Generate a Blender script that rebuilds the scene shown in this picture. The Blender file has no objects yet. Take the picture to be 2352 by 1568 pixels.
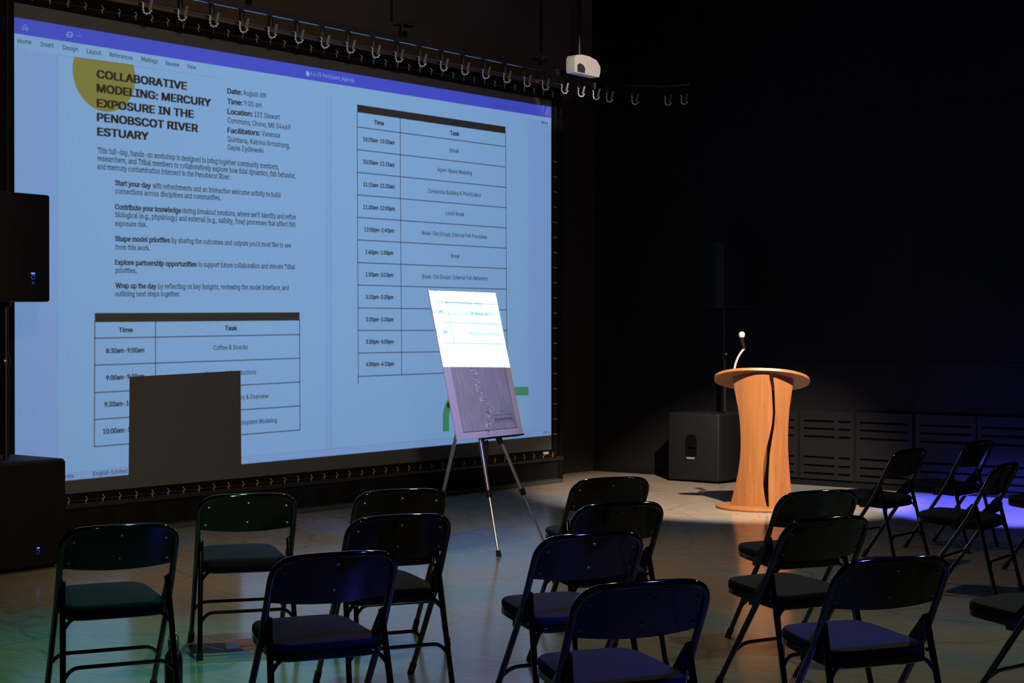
import bpy, bmesh, math, random
from mathutils import Vector, Matrix

S = bpy.context.scene
COL = S.collection
rnd = random.Random(4)

# ------------------------------------------------------------------ camera, world, exposure
FPX = 3690.0                                   # focal length in pixels of the 2352 px wide frame
CAM_H = 1.51
RT = Vector((.7755, .6313, 0)); FW = Vector((-.6313, .7755, 0)); UP = Vector((0, 0, 1))
PITCH = math.atan(20 / FPX)
FWD = FW * math.cos(PITCH) - UP * math.sin(PITCH)
UPV = UP * math.cos(PITCH) + FW * math.sin(PITCH)
O = Vector((0, 0, CAM_H))
cd = bpy.data.cameras.new('camera'); cam = bpy.data.objects.new('camera', cd); COL.objects.link(cam)
cd.sensor_width = 36; cd.lens = FPX / 2352 * 36; cd.clip_start = .05; cd.clip_end = 100
m = Matrix((RT, UPV, -FWD)).transposed().to_4x4(); m.translation = O; cam.matrix_world = m
S.camera = cam
S.view_settings.view_transform = 'Standard'; S.view_settings.look = 'None'
S.view_settings.exposure = 0; S.view_settings.gamma = 1
S.view_settings.use_curve_mapping = False
w = bpy.data.worlds.new('world'); S.world = w; w.use_nodes = True
w.node_tree.nodes['Background'].inputs[0].default_value = (.5, .55, .7, 1)
w.node_tree.nodes['Background'].inputs[1].default_value = 0.0

def lamp(name, kind, loc, power, col, target=None, size=.05, angle=60, blend=.5):
    d = bpy.data.lights.new(name, kind); d.energy = power; d.color = col
    o = bpy.data.objects.new(name, d); COL.objects.link(o); o.location = loc
    if kind in ('SPOT', 'POINT'): d.shadow_soft_size = size
    if kind == 'SPOT': d.spot_size = math.radians(angle); d.spot_blend = blend
    if kind == 'AREA': d.size = size
    if target is not None:
        o.rotation_euler = (Vector(target) - Vector(loc)).to_track_quat('-Z', 'Y').to_euler()
    return o

PROJ = Vector((.366, 9.395, 3.60))             # the ceiling projector's lens
XS = -9.94                                     # plane of the projection fabric
lamp('projector_lamp', 'POINT', PROJ, 33500, (.19, .372, .66), size=.00018)
# stage lamps, with added fill spots among them
lamp('stage_lamp_lectern', 'SPOT', (-4.2, 9.0, 5.2), 5200, (1, .77, .60), (-7.75, 12.7, .0), .05, 30, .5)
lamp('fill_spot_screen', 'SPOT', (.3, .6, 3.7), 1500, (1, .79, .57), (-9.9, 8.1, 2.35), .2, 42, 1)  # unseen fill added for screen border and wall, its poster shadow kept hidden
lamp('stage_lamp_wash_near', 'SPOT', (-5.6, 8.0, 5.2), 190, (1, .78, .50), (-4.9, 7.0, 0), .12, 100, .9)
lamp('fill_spot_floor', 'SPOT', (-6.2, 7.2, 5.2), 200, (1, .70, .40), (-7.1, 7.7, 0), .12, 64, .8)  # unseen spot added to warm the tan floor before the screen
lamp('fill_spot_unit', 'SPOT', (-5.6, 10.4, 5.1), 560, (1, .80, .68), (-9.2, 12.5, 4.1), .05, 8, .6)  # narrow unseen spot added only to brighten the white wall unit
lamp('stage_lamp_green', 'SPOT', (-4.8, 4.8, 4.6), 270, (.14, 1, .62), (-6.1, 4.2, 0), .10, 44, .9)
lamp('stage_lamp_violet', 'SPOT', (-3.4, 6.0, 4.4), 850, (.20, .26, 1), (-7.18, 8.3, 1.15), .05, 12, .6)
lamp('stage_lamp_blue', 'SPOT', (-1.0, 5.4, 4.6), 800, (.08, .10, 1), (-2.9, 4.5, .4), .14, 34, .9)
lamp('stage_lamp_blue_far', 'SPOT', (-2.6, 8.6, 5.0), 30000, (.10, .10, 1), (-5.5, 13.15, 0), .05, 16, .6)
lamp('stage_lamp_teal', 'SPOT', (-2.0, 9.3, 4.6), 150, (.7, 1, .85), (-2.2, 6.4, 0), .12, 70, .9)

# ------------------------------------------------------------------ helpers
def px_ray(x, y): return FWD + RT * ((x - 1176) / FPX) - UPV * ((y - 784) / FPX)
def on_z(x, y, z=0.0):
    d = px_ray(x, y); return O + d * ((z - CAM_H) / d.z)
def on_x(x, y, X=XS):
    d = px_ray(x, y); return O + d * (X / d.x)
def on_y(x, y, Y):
    d = px_ray(x, y); return O + d * (Y / d.y)

def tag(o, label=None, cat=None, group=None, kind=None):
    if label: o['label'] = label
    if cat: o['category'] = cat
    if group: o['group'] = group
    if kind: o['kind'] = kind
    return o
def empty(name, loc, rz=0.0):
    o = bpy.data.objects.new(name, None); COL.objects.link(o)
    o.location = loc; o.rotation_euler = (0, 0, rz); o.empty_display_size = .1
    return o
def copy_tree(o, parent=None):
    c = o.copy(); COL.objects.link(c)
    if parent is not None: c.parent = parent
    for ch in list(o.children): copy_tree(ch, c)
    return c

class MB:
    def __init__(s): s.bm = bmesh.new()
    def box(s, lo, hi, bev=0.0, seg=2, M=None):
        r = bmesh.ops.create_cube(s.bm, size=1)
        vs = r['verts']
        lo, hi = Vector(lo), Vector(hi); c = (lo + hi) / 2; d = hi - lo
        for v in vs: v.co = Vector((v.co.x * d.x, v.co.y * d.y, v.co.z * d.z)) + c
        if bev:
            es = list({e for v in vs for e in v.link_edges})
            r = bmesh.ops.bevel(s.bm, geom=es, offset=bev, segments=seg, profile=.5, affect='EDGES')
            vs = list({v for f in r['faces'] for v in f.verts} | {v for v in vs if v.is_valid})
        if M is not None: bmesh.ops.transform(s.bm, matrix=M, verts=vs)
        return s
    def tube(s, pts, r, seg=10, cap=True, closed=False):
        pts = [Vector(p) for p in pts]; n = len(pts)
        rad = r if isinstance(r, (list, tuple)) else [r] * n
        rings = []; ref = None
        for i, p in enumerate(pts):
            a = pts[i - 1] if (i > 0 or closed) else p
            b = pts[(i + 1) % n] if (i < n - 1 or closed) else p
            t = (b - a).normalized()
            if ref is None:
                ref = t.orthogonal().normalized()
            ref = (ref - t * ref.dot(t))
            ref = ref.normalized() if ref.length > 1e-6 else t.orthogonal().normalized()
            bi = t.cross(ref)
            rings.append([s.bm.verts.new(p + (ref * math.cos(2 * math.pi * k / seg) + bi * math.sin(2 * math.pi * k / seg)) * rad[i]) for k in range(seg)])
        for i in range(n if closed else n - 1):
            A, B = rings[i], rings[(i + 1) % n]
            for k in range(seg):
                s.bm.faces.new((A[k], A[(k + 1) % seg], B[(k + 1) % seg], B[k]))
        if cap and not closed:
            s.bm.faces.new(rings[0][::-1]); s.bm.faces.new(rings[-1])
        return s
    def lathe(s, prof, seg=20, M=None):
        rings = []
        for r, z in prof:
            rings.append([s.bm.verts.new((r * math.cos(2 * math.pi * k / seg), r * math.sin(2 * math.pi * k / seg), z)) for k in range(seg)])
        for A, B in zip(rings, rings[1:]):
            for k in range(seg): s.bm.faces.new((A[k], A[(k + 1) % seg], B[(k + 1) % seg], B[k]))
        s.bm.faces.new(rings[0][::-1]); s.bm.faces.new(rings[-1])
        if M is not None: bmesh.ops.transform(s.bm, matrix=M, verts=[v for R in rings for v in R])
        return s
    def prism(s, poly, h0, h1, M=None):
        """polygon in x,y extruded from z=h0 to z=h1"""
        a = [s.bm.verts.new((x, y, h0)) for x, y in poly]; b = [s.bm.verts.new((x, y, h1)) for x, y in poly]
        n = len(poly)
        for i in range(n): s.bm.faces.new((a[i], a[(i + 1) % n], b[(i + 1) % n], b[i]))
        s.bm.faces.new(a[::-1]); s.bm.faces.new(b)
        if M is not None: bmesh.ops.transform(s.bm, matrix=M, verts=a + b)
        return s
    def grid(s, fn, nu, nv, th=None):
        """surface fn(u,v) -> point, optional thickness vector function"""
        P = [[s.bm.verts.new(fn(i / nu, j / nv)) for j in range(nv + 1)] for i in range(nu + 1)]
        fs = [s.bm.faces.new((P[i][j], P[i + 1][j], P[i + 1][j + 1], P[i][j + 1])) for i in range(nu) for j in range(nv)]
        if th is not None:
            Q = [[s.bm.verts.new(Vector(P[i][j].co) + Vector(th)) for j in range(nv + 1)] for i in range(nu + 1)]
            for i in range(nu):
                for j in range(nv): s.bm.faces.new((Q[i][j + 1], Q[i + 1][j + 1], Q[i + 1][j], Q[i][j]))
            for i in range(nu):
                s.bm.faces.new((P[i + 1][0], P[i][0], Q[i][0], Q[i + 1][0])); s.bm.faces.new((P[i][nv], P[i + 1][nv], Q[i + 1][nv], Q[i][nv]))
            for j in range(nv):
                s.bm.faces.new((P[0][j], P[0][j + 1], Q[0][j + 1], Q[0][j])); s.bm.faces.new((P[nu][j + 1], P[nu][j], Q[nu][j], Q[nu][j + 1]))
        return s
    def quad(s, a, b, c, d):
        s.bm.faces.new([s.bm.verts.new(p) for p in (a, b, c, d)]); return s
    def build(s, name, mat, parent=None, smooth=35):
        bmesh.ops.recalc_face_normals(s.bm, faces=s.bm.faces)
        me = bpy.data.meshes.new(name); s.bm.to_mesh(me); s.bm.free()
        me.materials.append(mat)
        if smooth:
            me.polygons.foreach_set('use_smooth', [True] * len(me.polygons))
            try: me.set_sharp_from_angle(angle=math.radians(smooth))
            except Exception: pass
        o = bpy.data.objects.new(name, me); COL.objects.link(o)
        if parent is not None: o.parent = parent
        return o

def arc(c, r, a0, a1, n, ax, ay):
    return [Vector(c) + Vector(ax) * (r * math.cos(a0 + (a1 - a0) * i / n)) + Vector(ay) * (r * math.sin(a0 + (a1 - a0) * i / n)) for i in range(n + 1)]
def fillet(pts, r, n=6):
    """round the inner corners of a polyline"""
    pts = [Vector(p) for p in pts]; out = [pts[0]]
    for a, b, c in zip(pts, pts[1:], pts[2:]):
        u, v = (a - b), (c - b); k = min(r, u.length * .49, v.length * .49)
        p, q = b + u.normalized() * k, b + v.normalized() * k
        for i in range(n + 1):
            t = i / n; out.append(p * (1 - t) ** 2 + b * 2 * t * (1 - t) + q * t ** 2)
    out.append(pts[-1]); return out

# ------------------------------------------------------------------ materials
def mat(name, col, rough=.5, metal=0.0, spec=.5, coat=0.0, emit=None, estr=0.0):
    mm = bpy.data.materials.new(name); mm.use_nodes = True
    b = mm.node_tree.nodes['Principled BSDF']
    b.inputs['Base Color'].default_value = (*col, 1); b.inputs['Roughness'].default_value = rough
    b.inputs['Metallic'].default_value = metal; b.inputs['Specular IOR Level'].default_value = spec
    b.inputs['Coat Weight'].default_value = coat
    if emit: b.inputs['Emission Color'].default_value = (*emit, 1); b.inputs['Emission Strength'].default_value = estr
    return mm
def nodes(mm): return mm.node_tree.nodes, mm.node_tree.links, mm.node_tree.nodes['Principled BSDF']
def noise_mat(name, c0, c1, scale=(1, 1, 1), nscale=5, detail=4, rough=.5, metal=0, spec=.5, lo=.3, hi=.7, bump=0.0, coord='Object', coat=0):
    mm = mat(name, c0, rough, metal, spec, coat); N, Lk, b = nodes(mm)
    tc = N.new('ShaderNodeTexCoord'); mp = N.new('ShaderNodeMapping'); mp.inputs['Scale'].default_value = scale
    nz = N.new('ShaderNodeTexNoise'); nz.inputs['Scale'].default_value = nscale; nz.inputs['Detail'].default_value = detail
    cr = N.new('ShaderNodeValToRGB'); cr.color_ramp.elements[0].position = lo; cr.color_ramp.elements[1].position = hi
    cr.color_ramp.elements[0].color = (*c0, 1); cr.color_ramp.elements[1].color = (*c1, 1)
    Lk.new(tc.outputs[coord], mp.inputs[0]); Lk.new(mp.outputs[0], nz.inputs['Vector']); Lk.new(nz.outputs['Fac'], cr.inputs[0])
    Lk.new(cr.outputs[0], b.inputs['Base Color'])
    if bump:
        bp = N.new('ShaderNodeBump'); bp.inputs['Strength'].default_value = bump; bp.inputs['Distance'].default_value = .002
        Lk.new(nz.outputs['Fac'], bp.inputs['Height']); Lk.new(bp.outputs[0], b.inputs['Normal'])
    return mm
def film(name, col):
    mm = bpy.data.materials.new(name); mm.use_nodes = True; N = mm.node_tree.nodes; N.clear()
    t = N.new('ShaderNodeBsdfTransparent'); t.inputs[0].default_value = (*col, 1)
    o = N.new('ShaderNodeOutputMaterial'); mm.node_tree.links.new(t.outputs[0], o.inputs[0])
    return mm

M_wall = noise_mat('black_wall_paint', (.0038, .004, .0052), (.005, .0053, .0068), nscale=3, rough=.85, spec=.2)
M_wall_b = noise_mat('brown_black_wall', (.085, .062, .050), (.10, .074, .060), nscale=2, rough=.85, spec=.2)
M_shade_sheet = mat('dark_brown_shade_sheet', (.018, .014, .012), .85, spec=.2)
M_ceil = mat('black_ceiling', (.012, .012, .012), .9, spec=.1)
M_panel = noise_mat('black_panel', (.0030, .0032, .0042), (.0040, .0043, .0054), nscale=4, rough=.7, spec=.25)
M_slot = mat('slot_void', (.002, .002, .002), .9, spec=.05)
M_fabric = noise_mat('screen_fabric', (.108, .110, .110), (.114, .116, .116), nscale=40, rough=.95, spec=.05)
M_border = mat('black_border', (.006, .006, .006), .8, spec=.1)
M_frame_lit = mat('screen_frame_tube_lit', (.17, .135, .10), .4, .3)  # light caught by the top rail is put into this paler colour
M_skirt = noise_mat('black_skirt_cloth', (.008, .008, .008), (.013, .013, .013), scale=(1, 8, .3), nscale=6, rough=.9, spec=.1)
M_curb = mat('grey_green_strip', (.045, .055, .052), .6)
M_frame_shaded = mat('screen_frame_tube_shaded', (.035, .029, .024), .45, .3)  # same tube darkened: the bottom rail's shade is put into the colour
M_tie = mat('grommet_tie', (.45, .38, .28), .4, .3)
M_tube = mat('black_enamel_tube', (.003, .003, .0034), .08, 0, .6, coat=.3)
M_pan = mat('black_enamel_pan', (.003, .003, .0036), .09, 0, .4)
M_vinyl = noise_mat('navy_charcoal_upholstery', (.0075, .009, .021), (.010, .012, .028), nscale=300, rough=.75, spec=.25, bump=.2)
M_rubber = mat('black_rubber', (.010, .010, .010), .7)
M_rivet = mat('steel_rivet', (.55, .55, .58), .35, .8)
M_cab = noise_mat('black_cabinet_paint', (.006, .006, .0065), (.009, .009, .0095), nscale=120, rough=.6, spec=.3, bump=.3)
M_cab2 = noise_mat('charcoal_cabinet_paint', (.0034, .0037, .0044), (.0046, .0049, .0058), nscale=120, rough=.65, spec=.3, bump=.3)
M_grille = noise_mat('black_grille', (.003, .003, .0032), (.006, .006, .0064), nscale=400, rough=.6, spec=.2)
M_blue = mat('blue_badge_light', (.02, .05, .3), .4, emit=(.10, .22, 1), estr=1.6)
M_badge = mat('blue_badge_dim', (.02, .05, .3), .4, emit=(.06, .10, .6), estr=.25)
M_chrome = mat('bright_chrome', (.8, .8, .82), .12, 1)
M_silver = mat('satin_aluminium', (.62, .62, .66), .28, .9)
M_black = mat('black_plastic', (.005, .005, .005), .45, 0, .35)
M_white = mat('white_plastic', (.80, .78, .74), .5)
M_window = mat('smoked_window', (.05, .055, .075), .2)
M_board_edge = mat('board_core', (.55, .55, .56), .8)
M_track = mat('curtain_track_steel', (.45, .47, .55), .18, .9)
M_chain = mat('bead_chain', (.92, .92, .96), .25, .35)
M_strap = mat('grey_strap', (.20, .20, .215), .5)
M_bottle = mat('dark_bottle_enamel', (.012, .016, .030), .3, .2, .5, .3)

def wood(name, a, b_, c):
    mm = mat(name, a, .42, 0, .4); N, Lk, b = nodes(mm)
    tc = N.new('ShaderNodeTexCoord'); mp = N.new('ShaderNodeMapping'); mp.inputs['Scale'].default_value = (42, 42, 1.6)
    nz = N.new('ShaderNodeTexNoise'); nz.inputs['Scale'].default_value = 1.0; nz.inputs['Detail'].default_value = 5
    cr = N.new('ShaderNodeValToRGB'); e = cr.color_ramp.elements; e[0].position = .28; e[1].position = .72
    e[0].color = (*a, 1); e[1].color = (*c, 1); k = e.new(.5); k.color = (*b_, 1)
    Lk.new(tc.outputs['Object'], mp.inputs[0]); Lk.new(mp.outputs[0], nz.inputs['Vector']); Lk.new(nz.outputs['Fac'], cr.inputs[0])
    # small dark nodes of the bamboo
    mp2 = N.new('ShaderNodeMapping'); mp2.inputs['Scale'].default_value = (26, 26, 5)
    vo = N.new('ShaderNodeTexVoronoi'); vo.inputs['Scale'].default_value = 1.0
    rp = N.new('ShaderNodeValToRGB'); rp.color_ramp.elements[0].position = .03; rp.color_ramp.elements[1].position = .16
    rp.color_ramp.elements[0].color = (.55, .55, .55, 1); rp.color_ramp.elements[1].color = (1, 1, 1, 1)
    mx = N.new('ShaderNodeMix'); mx.data_type = 'RGBA'; mx.blend_type = 'MULTIPLY'; mx.inputs[0].default_value = 1
    Lk.new(tc.outputs['Object'], mp2.inputs[0]); Lk.new(mp2.outputs[0], vo.inputs['Vector']); Lk.new(vo.outputs['Distance'], rp.inputs[0])
    Lk.new(cr.outputs[0], mx.inputs[6]); Lk.new(rp.outputs[0], mx.inputs[7]); Lk.new(mx.outputs[2], b.inputs['Base Color'])
    return mm
M_wood = wood('bamboo_wood', (.255, .100, .031), (.305, .125, .039), (.345, .152, .051))
M_wood_shaded = wood('bamboo_wood_shaded', (.10, .036, .012), (.12, .045, .016), (.14, .054, .02))  # same bamboo darkened: shade inside the body is put into the colour

def floor_mat():
    mm = mat('printed_vinyl_floor', (.3, .28, .25), .15, 0, .26); N, Lk, b = nodes(mm)
    tc = N.new('ShaderNodeTexCoord')
    n1 = N.new('ShaderNodeTexNoise'); n1.inputs['Scale'].default_value = .9; n1.inputs['Detail'].default_value = 3
    c1 = N.new('ShaderNodeValToRGB'); e = c1.color_ramp.elements
    e[0].position = .40; e[0].color = (.33, .285, .22, 1); e[1].position = .62; e[1].color = (.235, .285, .30, 1)
    k = e.new(.53); k.color = (.34, .30, .24, 1)
    Lk.new(tc.outputs['Object'], n1.inputs['Vector']); Lk.new(n1.outputs['Fac'], c1.inputs[0])
    # brushed streaks
    mp = N.new('ShaderNodeMapping'); mp.inputs['Rotation'].default_value = (0, 0, math.radians(39)); mp.inputs['Scale'].default_value = (2, 14, 1)
    n2 = N.new('ShaderNodeTexNoise'); n2.inputs['Scale'].default_value = 2.5; n2.inputs['Detail'].default_value = 5
    c2 = N.new('ShaderNodeValToRGB'); c2.color_ramp.elements[0].position = .3; c2.color_ramp.elements[1].position = .7
    c2.color_ramp.elements[0].color = (.82, .82, .82, 1); c2.color_ramp.elements[1].color = (1.1, 1.1, 1.1, 1)
    Lk.new(tc.outputs['Object'], mp.inputs[0]); Lk.new(mp.outputs[0], n2.inputs['Vector']); Lk.new(n2.outputs['Fac'], c2.inputs[0])
    m1 = N.new('ShaderNodeMix'); m1.data_type = 'RGBA'; m1.blend_type = 'MULTIPLY'; m1.inputs[0].default_value = 1
    Lk.new(c1.outputs[0], m1.inputs[6]); Lk.new(c2.outputs[0], m1.inputs[7])
    # thin printed lines
    vo = N.new('ShaderNodeTexVoronoi'); vo.feature = 'DISTANCE_TO_EDGE'; vo.inputs['Scale'].default_value = .75
    nv = N.new('ShaderNodeTexNoise'); nv.inputs['Scale'].default_value = 1.3
    ad = N.new('ShaderNodeMix'); ad.data_type = 'RGBA'; ad.blend_type = 'LINEAR_LIGHT'; ad.inputs[0].default_value = .35
    Lk.new(tc.outputs['Object'], nv.inputs['Vector']); Lk.new(tc.outputs['Object'], ad.inputs[6]); Lk.new(nv.outputs['Color'], ad.inputs[7])
    Lk.new(ad.outputs[2], vo.inputs['Vector'])
    c3 = N.new('ShaderNodeValToRGB'); c3.color_ramp.elements[0].position = .004; c3.color_ramp.elements[1].position = .011
    c3.color_ramp.elements[0].color = (.80, .78, .76, 1); c3.color_ramp.elements[1].color = (1, 1, 1, 1)
    Lk.new(vo.outputs['Distance'], c3.inputs[0])
    m2 = N.new('ShaderNodeMix'); m2.data_type = 'RGBA'; m2.blend_type = 'MULTIPLY'; m2.inputs[0].default_value = 1
    Lk.new(m1.outputs[2], m2.inputs[6]); Lk.new(c3.outputs[0], m2.inputs[7]); Lk.new(m2.outputs[2], b.inputs['Base Color'])
    mr = N.new('ShaderNodeMapRange'); mr.inputs[3].default_value = .12; mr.inputs[4].default_value = .20
    Lk.new(n2.outputs['Fac'], mr.inputs[0]); Lk.new(mr.outputs[0], b.inputs['Roughness'])
    return mm
M_floor = floor_mat()

# ------------------------------------------------------------------ the room
X0, X1, Y0, Y1, ZC = -10.45, 7.0, -5.0, 14.22, 5.4
def struct(o, kind='structure'): o['kind'] = kind; return o
struct(MB().box((X0 - .2, Y0 - .2, -.2), (X1 + .2, Y1 + .2, 0)).build('floor', M_floor, smooth=0))
struct(MB().box((X0 - .2, Y0 - .2, ZC), (X1 + .2, Y1 + .2, ZC + .2)).build('ceiling', M_ceil, smooth=0))
struct(MB().box((X0 - .2, Y0 - .2, 0), (X0, Y1 + .2, ZC)).build('wall_back', M_wall_b, smooth=0))
struct(MB().box((X0, Y0 - .2, 0), (X1, Y0, ZC)).build('wall_left', M_wall, smooth=0))
struct(MB().box((X1, Y0 - .2, 0), (X1 + .2, Y1 + .2, ZC)).build('wall_front', M_wall, smooth=0))
struct(MB().box((X0, 12.95, 0), (X0 + .03, Y1, 4.0)).build('shade_sheet_1', M_shade_sheet, smooth=0))  # dark sheet added where the wall right of the screen falls into shade
# right wall with its sheet joints, 1.22 m sheets below, taller ones above
wr = MB(); wr.box((X0, Y1 + .012, 0), (X1, Y1 + .2, ZC))
xs = [X0 + .005]
j0 = on_y(2100, 950, Y1).x
k = j0
while k > X0 + .1: k -= 2.44
k += 2.44
edges_x = [X0]
while k < X1: edges_x.append(k); k += 2.44
edges_x.append(X1)
for a, b in zip(edges_x, edges_x[1:]):
    for z0, z1 in ((.06, 1.235), (1.242, 3.66), (3.668, ZC)):
        if b - a > .05: wr.box((a + .003, Y1, z0), (b - .003, Y1 + .013, z1))
struct(wr.build('wall_right', M_wall, smooth=0))
struct(MB().box((X0, Y1 - .012, 0), (X1, Y1 + .0, .06)).build('baseboard_right', M_border, smooth=0))

# ------------------------------------------------------------------ vent panels along the foot of the right wall
rows = [965.5, 983, 1001, 1048, 1067, 1085]
ROWZ = [on_y(1846, y, Y1 - .03).z for y in rows]
vent_spec = [((1780, 1823), (), 'black vent panel at the foot of the right wall, mostly hidden behind the lectern'),
             ((1846, 1952), (1921,), 'black slotted vent panel at the foot of the wall just right of the lectern'),
             ((1975, 2085), (), 'black slotted vent panel second along the wall to the right of the lectern'),
             ((2113, 2230), (), 'black slotted vent panel third along the wall from the lectern, behind the side-facing chairs'),
             ((2255, 2372), (), 'black slotted vent panel at the far right of the wall, beside the picture edge')]
for (pa, pb), gaps, lab in vent_spec:
    xa, xb = on_y(pa, 1000, Y1 - .03).x, on_y(pb, 1010, Y1 - .03).x
    t = tag(empty('vent_panel', ((xa + xb) / 2, Y1 - .02, .02)), lab, 'vent', 'slotted vent panels along the right wall')
    hw = (xb - xa) / 2 + .045
    zs = [z - .02 for z in ROWZ]
    # face built from strips around real slots
    bars = MB(); cuts = sorted(zs); zc = .05; top = cuts[-1] + .10
    for z in cuts:
        bars.box((-hw, -.012, zc), (hw, .002, z - .011)); zc = z + .011
    bars.box((-hw, -.012, zc), (hw, .002, top))
    for z in cuts:
        spans = [(-hw, -hw + .045), (hw - .045, hw)]
        for g in gaps:
            gx = on_y(g, 983, Y1 - .03).x - (xa + xb) / 2; spans.append((gx - .022, gx + .022))
        for a, b in spans: bars.box((a, -.012, z - .011), (b, .002, z + .011))
    bars.build('face_plate', M_panel, t, smooth=0)
    sl = MB(); sl.box((-hw + .01, .003, .06), (hw - .01, .010, top - .01)); sl.build('slot_backing', M_slot, t, smooth=0)

# ------------------------------------------------------------------ projection screen
FY0, FY1, FZ0, FZ1 = 6.616, 12.842, .331, 3.853
scr = tag(empty('projection_screen', (XS, (FY0 + FY1) / 2, 0)), 'huge framed projection screen showing a blue-white workshop agenda document', 'projection screen')
cy = (FY0 + FY1) / 2
def W(mb): # world-built mesh into the screen's frame
    bmesh.ops.translate(mb.bm, vec=(-XS, -cy, 0), verts=mb.bm.verts); return mb
W(MB().box((XS - .004, FY0, FZ0), (XS, FY1, FZ1))).build('screen_fabric', M_fabric, scr, smooth=0)
bo = MB(); q = .075
bo.box((XS - .006, FY0 - q, FZ1), (XS + .001, FY1 + q, FZ1 + q)); bo.box((XS - .006, FY0 - q, FZ0 - q), (XS + .001, FY1 + q, FZ0))
bo.box((XS - .006, FY0 - q, FZ0), (XS + .001, FY0, FZ1)); bo.box((XS - .006, FY1, FZ0), (XS + .001, FY1 + q, FZ1))
W(bo).build('border_webbing', M_border, scr, smooth=0)
fr = .165
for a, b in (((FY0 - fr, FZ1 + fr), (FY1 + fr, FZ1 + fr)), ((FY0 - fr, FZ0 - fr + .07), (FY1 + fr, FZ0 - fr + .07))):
    W(MB().box((XS - .05, a[0] - .03, a[1] - .022), (XS + .012, b[0] + .03, a[1] + .022), .014, 3)).build('frame_rail', M_frame_lit if a[1] > 2 else M_frame_shaded, scr)
for y in (FY0 - fr, FY1 + fr):
    W(MB().box((XS - .05, y - .025, 0), (XS + .008, y + .025, FZ1 + fr - .022), .012, 3)).build('frame_post', M_border, scr)
# black backing strip behind the lacing gap
bk = MB()
bk.box((XS - .045, FY0 - fr + .02, FZ1), (XS - .02, FY1 + fr - .02, FZ1 + fr - .02)); bk.box((XS - .045, FY0 - fr + .02, FZ0 - fr + .06), (XS - .02, FY1 + fr - .02, FZ0))
bk.box((XS - .045, FY0 - fr + .02, FZ0), (XS - .02, FY0, FZ1)); bk.box((XS - .045, FY1, FZ0), (XS - .02, FY1 + fr - .02, FZ1))
W(bk).build('backing_strip', M_border, scr, smooth=0)
W(MB().grid(lambda u, v: (XS - .02 + .012 * math.sin(u * 110), FY0 - fr + u * (FY1 - FY0 + 2 * fr), .03 + v * (FZ0 - fr + .07)), 220, 2)).build('skirt', M_skirt, scr)
W(MB().box((XS - .02, FY0 - fr - .1, 0), (XS + .10, FY1 + fr - .1, .035), .006)).build('base_strip', M_curb, scr)
tl = on_x(1255, 1040, XS + .01)
W(MB().box((XS + .002, tl.y - .04, tl.z - .013), (XS + .008, tl.y + .04, tl.z + .013))).build('label_tag', M_white, scr, smooth=0)
# lacing cord and the ties at every eyelet
cord = MB(); e_ = .055
cord.tube([(XS + .004, FY0 - e_, FZ0 - e_), (XS + .004, FY1 + e_, FZ0 - e_), (XS + .004, FY1 + e_, FZ1 + e_), (XS + .004, FY0 - e_, FZ1 + e_)], .0035, 6, closed=True)
W(cord).build('lacing_cord', mat('lacing_cord', (.035, .032, .028), .6), scr)
tie_me = None; ties = []
NY = 41
for i in range(NY + 1):
    y = FY0 - .01 + (FY1 - FY0 + .02) * i / NY
    ties.append((y, FZ1 + .06, 0)); ties.append((y, FZ0 - .06, 0))
for i in range(1, 23):
    z = FZ0 + (FZ1 - FZ0) * i / 23; ties.append((FY1 + .055, z, 1))
ties += [(FY0 - .055, FZ0 + (FZ1 - FZ0) * i / 23, 1) for i in (17, 19, 21, 13)]
ties = [t for t in ties if not (t[1] < 1 and t[0] < 6.95)][:100]
def tie_mesh(side):
    mb = MB()
    if side: pts = [(0, -.03, 0), (.008, -.01, .004), (.006, .03, -.002)]
    else: pts = [(0, -.003, .034), (.010, .010, .012), (.008, -.006, -.004), (.004, .004, -.026)]
    mb.tube(pts, .0042, 6); mb.lathe([(.002, 0), (.009, .001), (.009, .004), (.002, .006)], 8, Matrix.Rotation(math.pi / 2, 4, 'Y'))
    return mb
first = {}
for y, z, sd in ties:
    if sd not in first:
        o = tie_mesh(sd).build('eyelet_tie', M_tie, scr); first[sd] = o
    else:
        o = first[sd].copy(); COL.objects.link(o)
    o.location = (.002, y - cy, z)

# ------------------------------------------------------------------ projector (hangs from the ceiling outside the picture) with its slide
pr = tag(empty('ceiling_projector', PROJ), 'dark box projector hung from the ceiling on a pole, aimed at the big screen', 'projector')
DS = .35
def to_slide(P, d):          # point on the screen plane -> point on the slide plane, in projector coordinates
    k = d / (PROJ.x - XS); v = (P - PROJ) * k; return Vector((-d, v.y, v.z))
quad_px = [(32, 39), (1266, 246), (1266, 999), (33, 1114.5)]
QS = [to_slide(Vector((XS, min(max(on_x(*p).y, FY0 + .001), FY1 - .001), on_x(*p).z)), DS) for p in quad_px]
hy = .17; z_lo, z_hi = -.30, .09
hs = MB()                    # housing: five closed sides and a front plate with the gate
hs.box((-DS - .01, -hy, z_hi), (.12, hy, z_hi + .02)); hs.box((-DS - .01, -hy, z_lo - .02), (.12, hy, z_lo))
hs.box((-DS - .01, -hy - .02, z_lo - .02), (.12, -hy, z_hi + .02)); hs.box((-DS - .01, hy, z_lo - .02), (.12, hy + .02, z_hi + .02))
hs.box((.12, -hy - .02, z_lo - .02), (.14, hy + .02, z_hi + .02))
hs.build('housing', M_black, pr, smooth=0)
gate = MB()
oc = [Vector((-DS, -hy, z_hi)), Vector((-DS, hy, z_hi)), Vector((-DS, hy, z_lo)), Vector((-DS, -hy, z_lo))]
for i in range(4): gate.quad(oc[i], oc[(i + 1) % 4], QS[(i + 1) % 4], QS[i])
gate.build('gate_plate', M_black, pr, smooth=0)
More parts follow.
